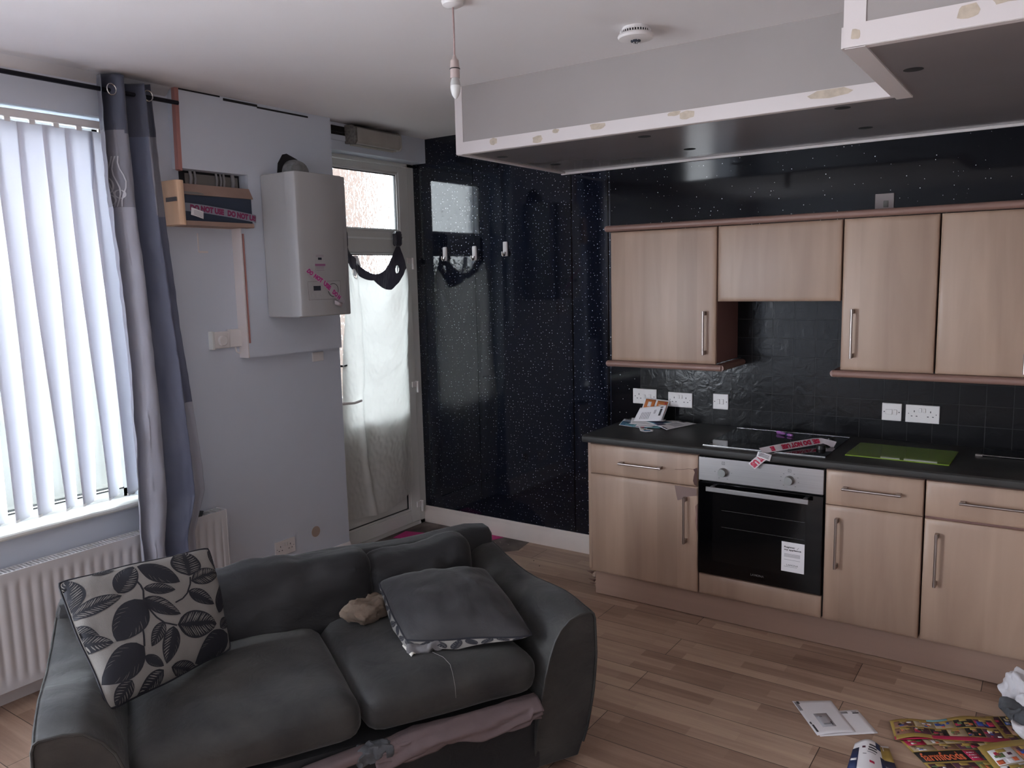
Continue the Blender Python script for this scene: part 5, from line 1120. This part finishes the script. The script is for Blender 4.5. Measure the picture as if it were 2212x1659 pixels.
def grocer(seed, nu, nv, u0=0.02, v0=0.02, u1=.98, v1=.98, wts=None):
    r = random.Random(seed); out = []
    for i in range(nu):
        for j in range(nv):
            a, b = u0 + (u1 - u0) * i / nu, v0 + (v1 - v0) * j / nv; c, d = a + (u1 - u0) / nu * .955, b + (v1 - v0) / nv * .95
            bgm = r.choice(wts or [m_plum, m_black, m_plum, m_brownp, m_cream]); out.append(('p', a, b, c, d, 0, bgm))
            for q in range(7):
                x = r.uniform(a, c - (c - a) * .3); y = r.uniform(b, d - (d - b) * .3); out.append(('p', x, y, x + (c - a) * r.uniform(.12, .3), y + (d - b) * r.uniform(.15, .35), 1, r.choice(pal)))
            out.append(('p', a + (c - a) * .3, d - (d - b) * .26, a + (c - a) * .68, d - (d - b) * .04, 2, m_yellow))
    return out
lgp = 'shop leaflets scattered on the floor'
sheet_thing('shop_leaflet', 'grocery leaflet with pink lower edge lying on top of the shop leaflets', 'leaflet', quad((3.247, -1.243, .012), (3.612, -1.025, .014), (3.535, -.868, .012), (3.205, -1.110, .010), lambda u, v: .010 * math.sin(u * 6) * (1 - v) + .006 * math.sin(u * 11)), [m_yellow],
    [('p', .0, .0, 1, .16, 0, m_crimson)] + grocer(11, 6, 1, .02, .19, .97, .52) + grocer(12, 5, 1, .03, .56, .97, .88) + [('p', .35, .9, .55, .98, 0, m_tealprint), ('p', .8, .62, .86, .78, 2, m_bluep2), ('p', .9, .62, .96, .78, 2, m_crimson)], lgp, nu=30)
fq = quad((3.50, -1.50, .003), (3.86, -1.26, .003), (3.62, -.945, .004), (3.255, -1.215, .003), lambda u, v: .002 * math.sin(u * 5))
sheet_thing('shop_leaflet', 'spread grocery leaflet with orange shop name on black bands', 'leaflet', fq, [m_yellow],
    grocer(13, 6, 1, .02, .88, .98, .985, [m_plum, m_crimson, m_cream]) + grocer(17, 5, 1, .02, .78, .98, .875) + [('p', .0, .60, .40, .765, 0, m_black), ('p', .40, .60, .50, .765, 0, m_crimson), ('p', .50, .60, .90, .765, 0, m_black), ('p', .9, .6, 1, .765, 0, m_crimson),
     ('t', 'farmfoods', .03, .615, .37, .745, .02, m_rust), ('t', 'farmfoods', .53, .615, .87, .745, .02, m_rust)] + ln(.42, .48, (.64, .68, .72), m_paper) + grocer(14, 5, 3, .02, .04, .98, .58, [m_brownp, m_cream, m_greenprint, m_plum]), lgp, nu=20)
sheet_thing('shop_leaflet', 'third grocery leaflet with yellow border at the lower right corner', 'leaflet', quad((3.66, -1.42, .010), (3.98, -1.10, .010), (3.74, -.86, .010), (3.505, -1.150, .010), lambda u, v: .012 * math.sin(u * 4 + 1) * v), [m_yellow],
    grocer(15, 3, 3, .06, .06, .92, .9, [m_cream, m_greenprint, m_brownp, m_paper]), lgp, nu=20)
sheet_thing('shop_leaflet', 'folded yellow leaflet edge showing beside the white cloth', 'leaflet', quad((3.52, -1.0, .003), (3.70, -.92, .003), (3.62, -.80, .004), (3.49, -.88, .003)), [m_yellow], grocer(16, 2, 2), lgp)
lx = quad((3.135, -1.52, .006), (3.33, -1.56, .006), (3.232, -1.300, .006), (3.125, -1.345, .006), lambda u, v: .022 * math.sin(min(1, u * 1.3) * math.pi) + .004)
sheet_thing('installer_leaflet', 'curled white and navy installer leaflet at the bottom edge of the floor', 'leaflet', lx, [m_paper],
    [('p', .0, .0, .16, .75, 0, m_navyprint), ('p', .66, .0, 1, .62, 0, m_navyprint), ('p', .72, .62, 1, .95, 0, m_yellow), ('p', .6, .8, .75, .98, 0, m_navyprint), ('p', .74, .86, .82, .94, 1, m_paper), ('p', .24, .72, .32, .78, 0, m_plum), ('p', .02, .3, .14, .38, 1, m_paper), ('p', .4, .3, .5, .36, 0, m_crimson), ('p', .75, .3, .92, .36, 1, m_lite), ('p', .75, .42, .9, .46, 1, m_lite)]
    + [('p', .42, .82, .60, .86, 0, m_ink), ('p', .40, .74, .60, .78, 0, m_ink), ('p', .38, .67, .60, .70, 0, m_ink), ('p', .36, .60, .56, .62, 0, m_lite), ('p', .26, .52, .34, .54, 0, m_lite)], None, nu=20)
wc_ = thing('crumpled_shirt', 'white and charcoal crumpled cloth at the right edge on the floor', 'cloth', (3.66, -.8, 0))
crumple('white_fabric', '', '', (3.665, -.735, .075), (.085, .10, .055), m_clothwhite, .5, 31, .032, 13, parent=wc_, world=True)
crumple('dark_print_fabric', '', '', (3.66, -.86, .045), (.085, .07, .035), m_clothdark, .2, 44, .035, 13, parent=wc_, world=True)
crumple('white_fabric', '', '', (3.70, -.93, .028), (.09, .05, .018), m_clothwhite, .6, 51, .02, 16, parent=wc_, world=True)
def flat(name, label, cat, pts, mt, z=.004): return tag(MB().add([(a, b, z) for a, b in pts], [tuple(range(len(pts)))]).build(name, mt, solid=.002, smooth=False), label, cat)
flat('pink_card', 'magenta card lying on the bare floor below the back door', 'card', [(-.06, -.42), (.13, -.36), (.10, -.22), (-.08, -.27)], m_hotpink)
pc = flat('pink_card', 'pink and green card against the skirting behind the sofa end', 'card', [(.44, -.12), (.56, -.12), (.60, -.03), (.44, -.025)], m_hotpink)
MB().add([(.46, -.10, .0056), (.50, -.10, .0056), (.50, -.05, .0056), (.46, -.06, .0056)], [(0, 1, 2, 3)]).build('green_patch', m_greenprint, pc, smooth=False)
tag(MB().lathe([(.001, 0), (.013, 0), (.013, .012), (.011, .014), (.001, .014)], (.175, -.10, .0015), 'z', 18).build('bottle_cap', m_bluep2), 'small blue bottle cap by the skirting near the door', 'cap')
rr = random.Random(8); cr = MB()
for k in range(46):
    a, b = rr.uniform(.0, .75), rr.uniform(-.32, -.03); s_ = rr.uniform(.003, .009)
    if b < -.1 - .2 * rr.random() and a > .4: continue
    cr.add([(a + rr.uniform(-s_, s_), b + rr.uniform(-s_, s_), .0015 + rr.uniform(0, s_)) for q in range(5)], [(0, 1, 2), (0, 2, 3), (1, 2, 4), (0, 1, 4)])
tag(cr.build('floor_debris', m_debris, smooth=False), 'pale plaster crumbs scattered on the bare floor near the door', 'debris', kind='stuff')
tag(MB().lathe([(.001, .0), (.0035, 0), (.003, .003), (.001, .004)], (1.02, -.30, 0), 'z', 8).lathe([(.001, .0), (.0035, 0), (.003, .003), (.001, .004)], (1.10, -.36, 0), 'z', 8).lathe([(.001, .0), (.003, 0), (.003, .003), (.001, .004)], (1.38, -.22, 0), 'z', 8).build('grit', m_black), 'dark specks of grit on the laminate beside the skirting', 'grit', kind='stuff')
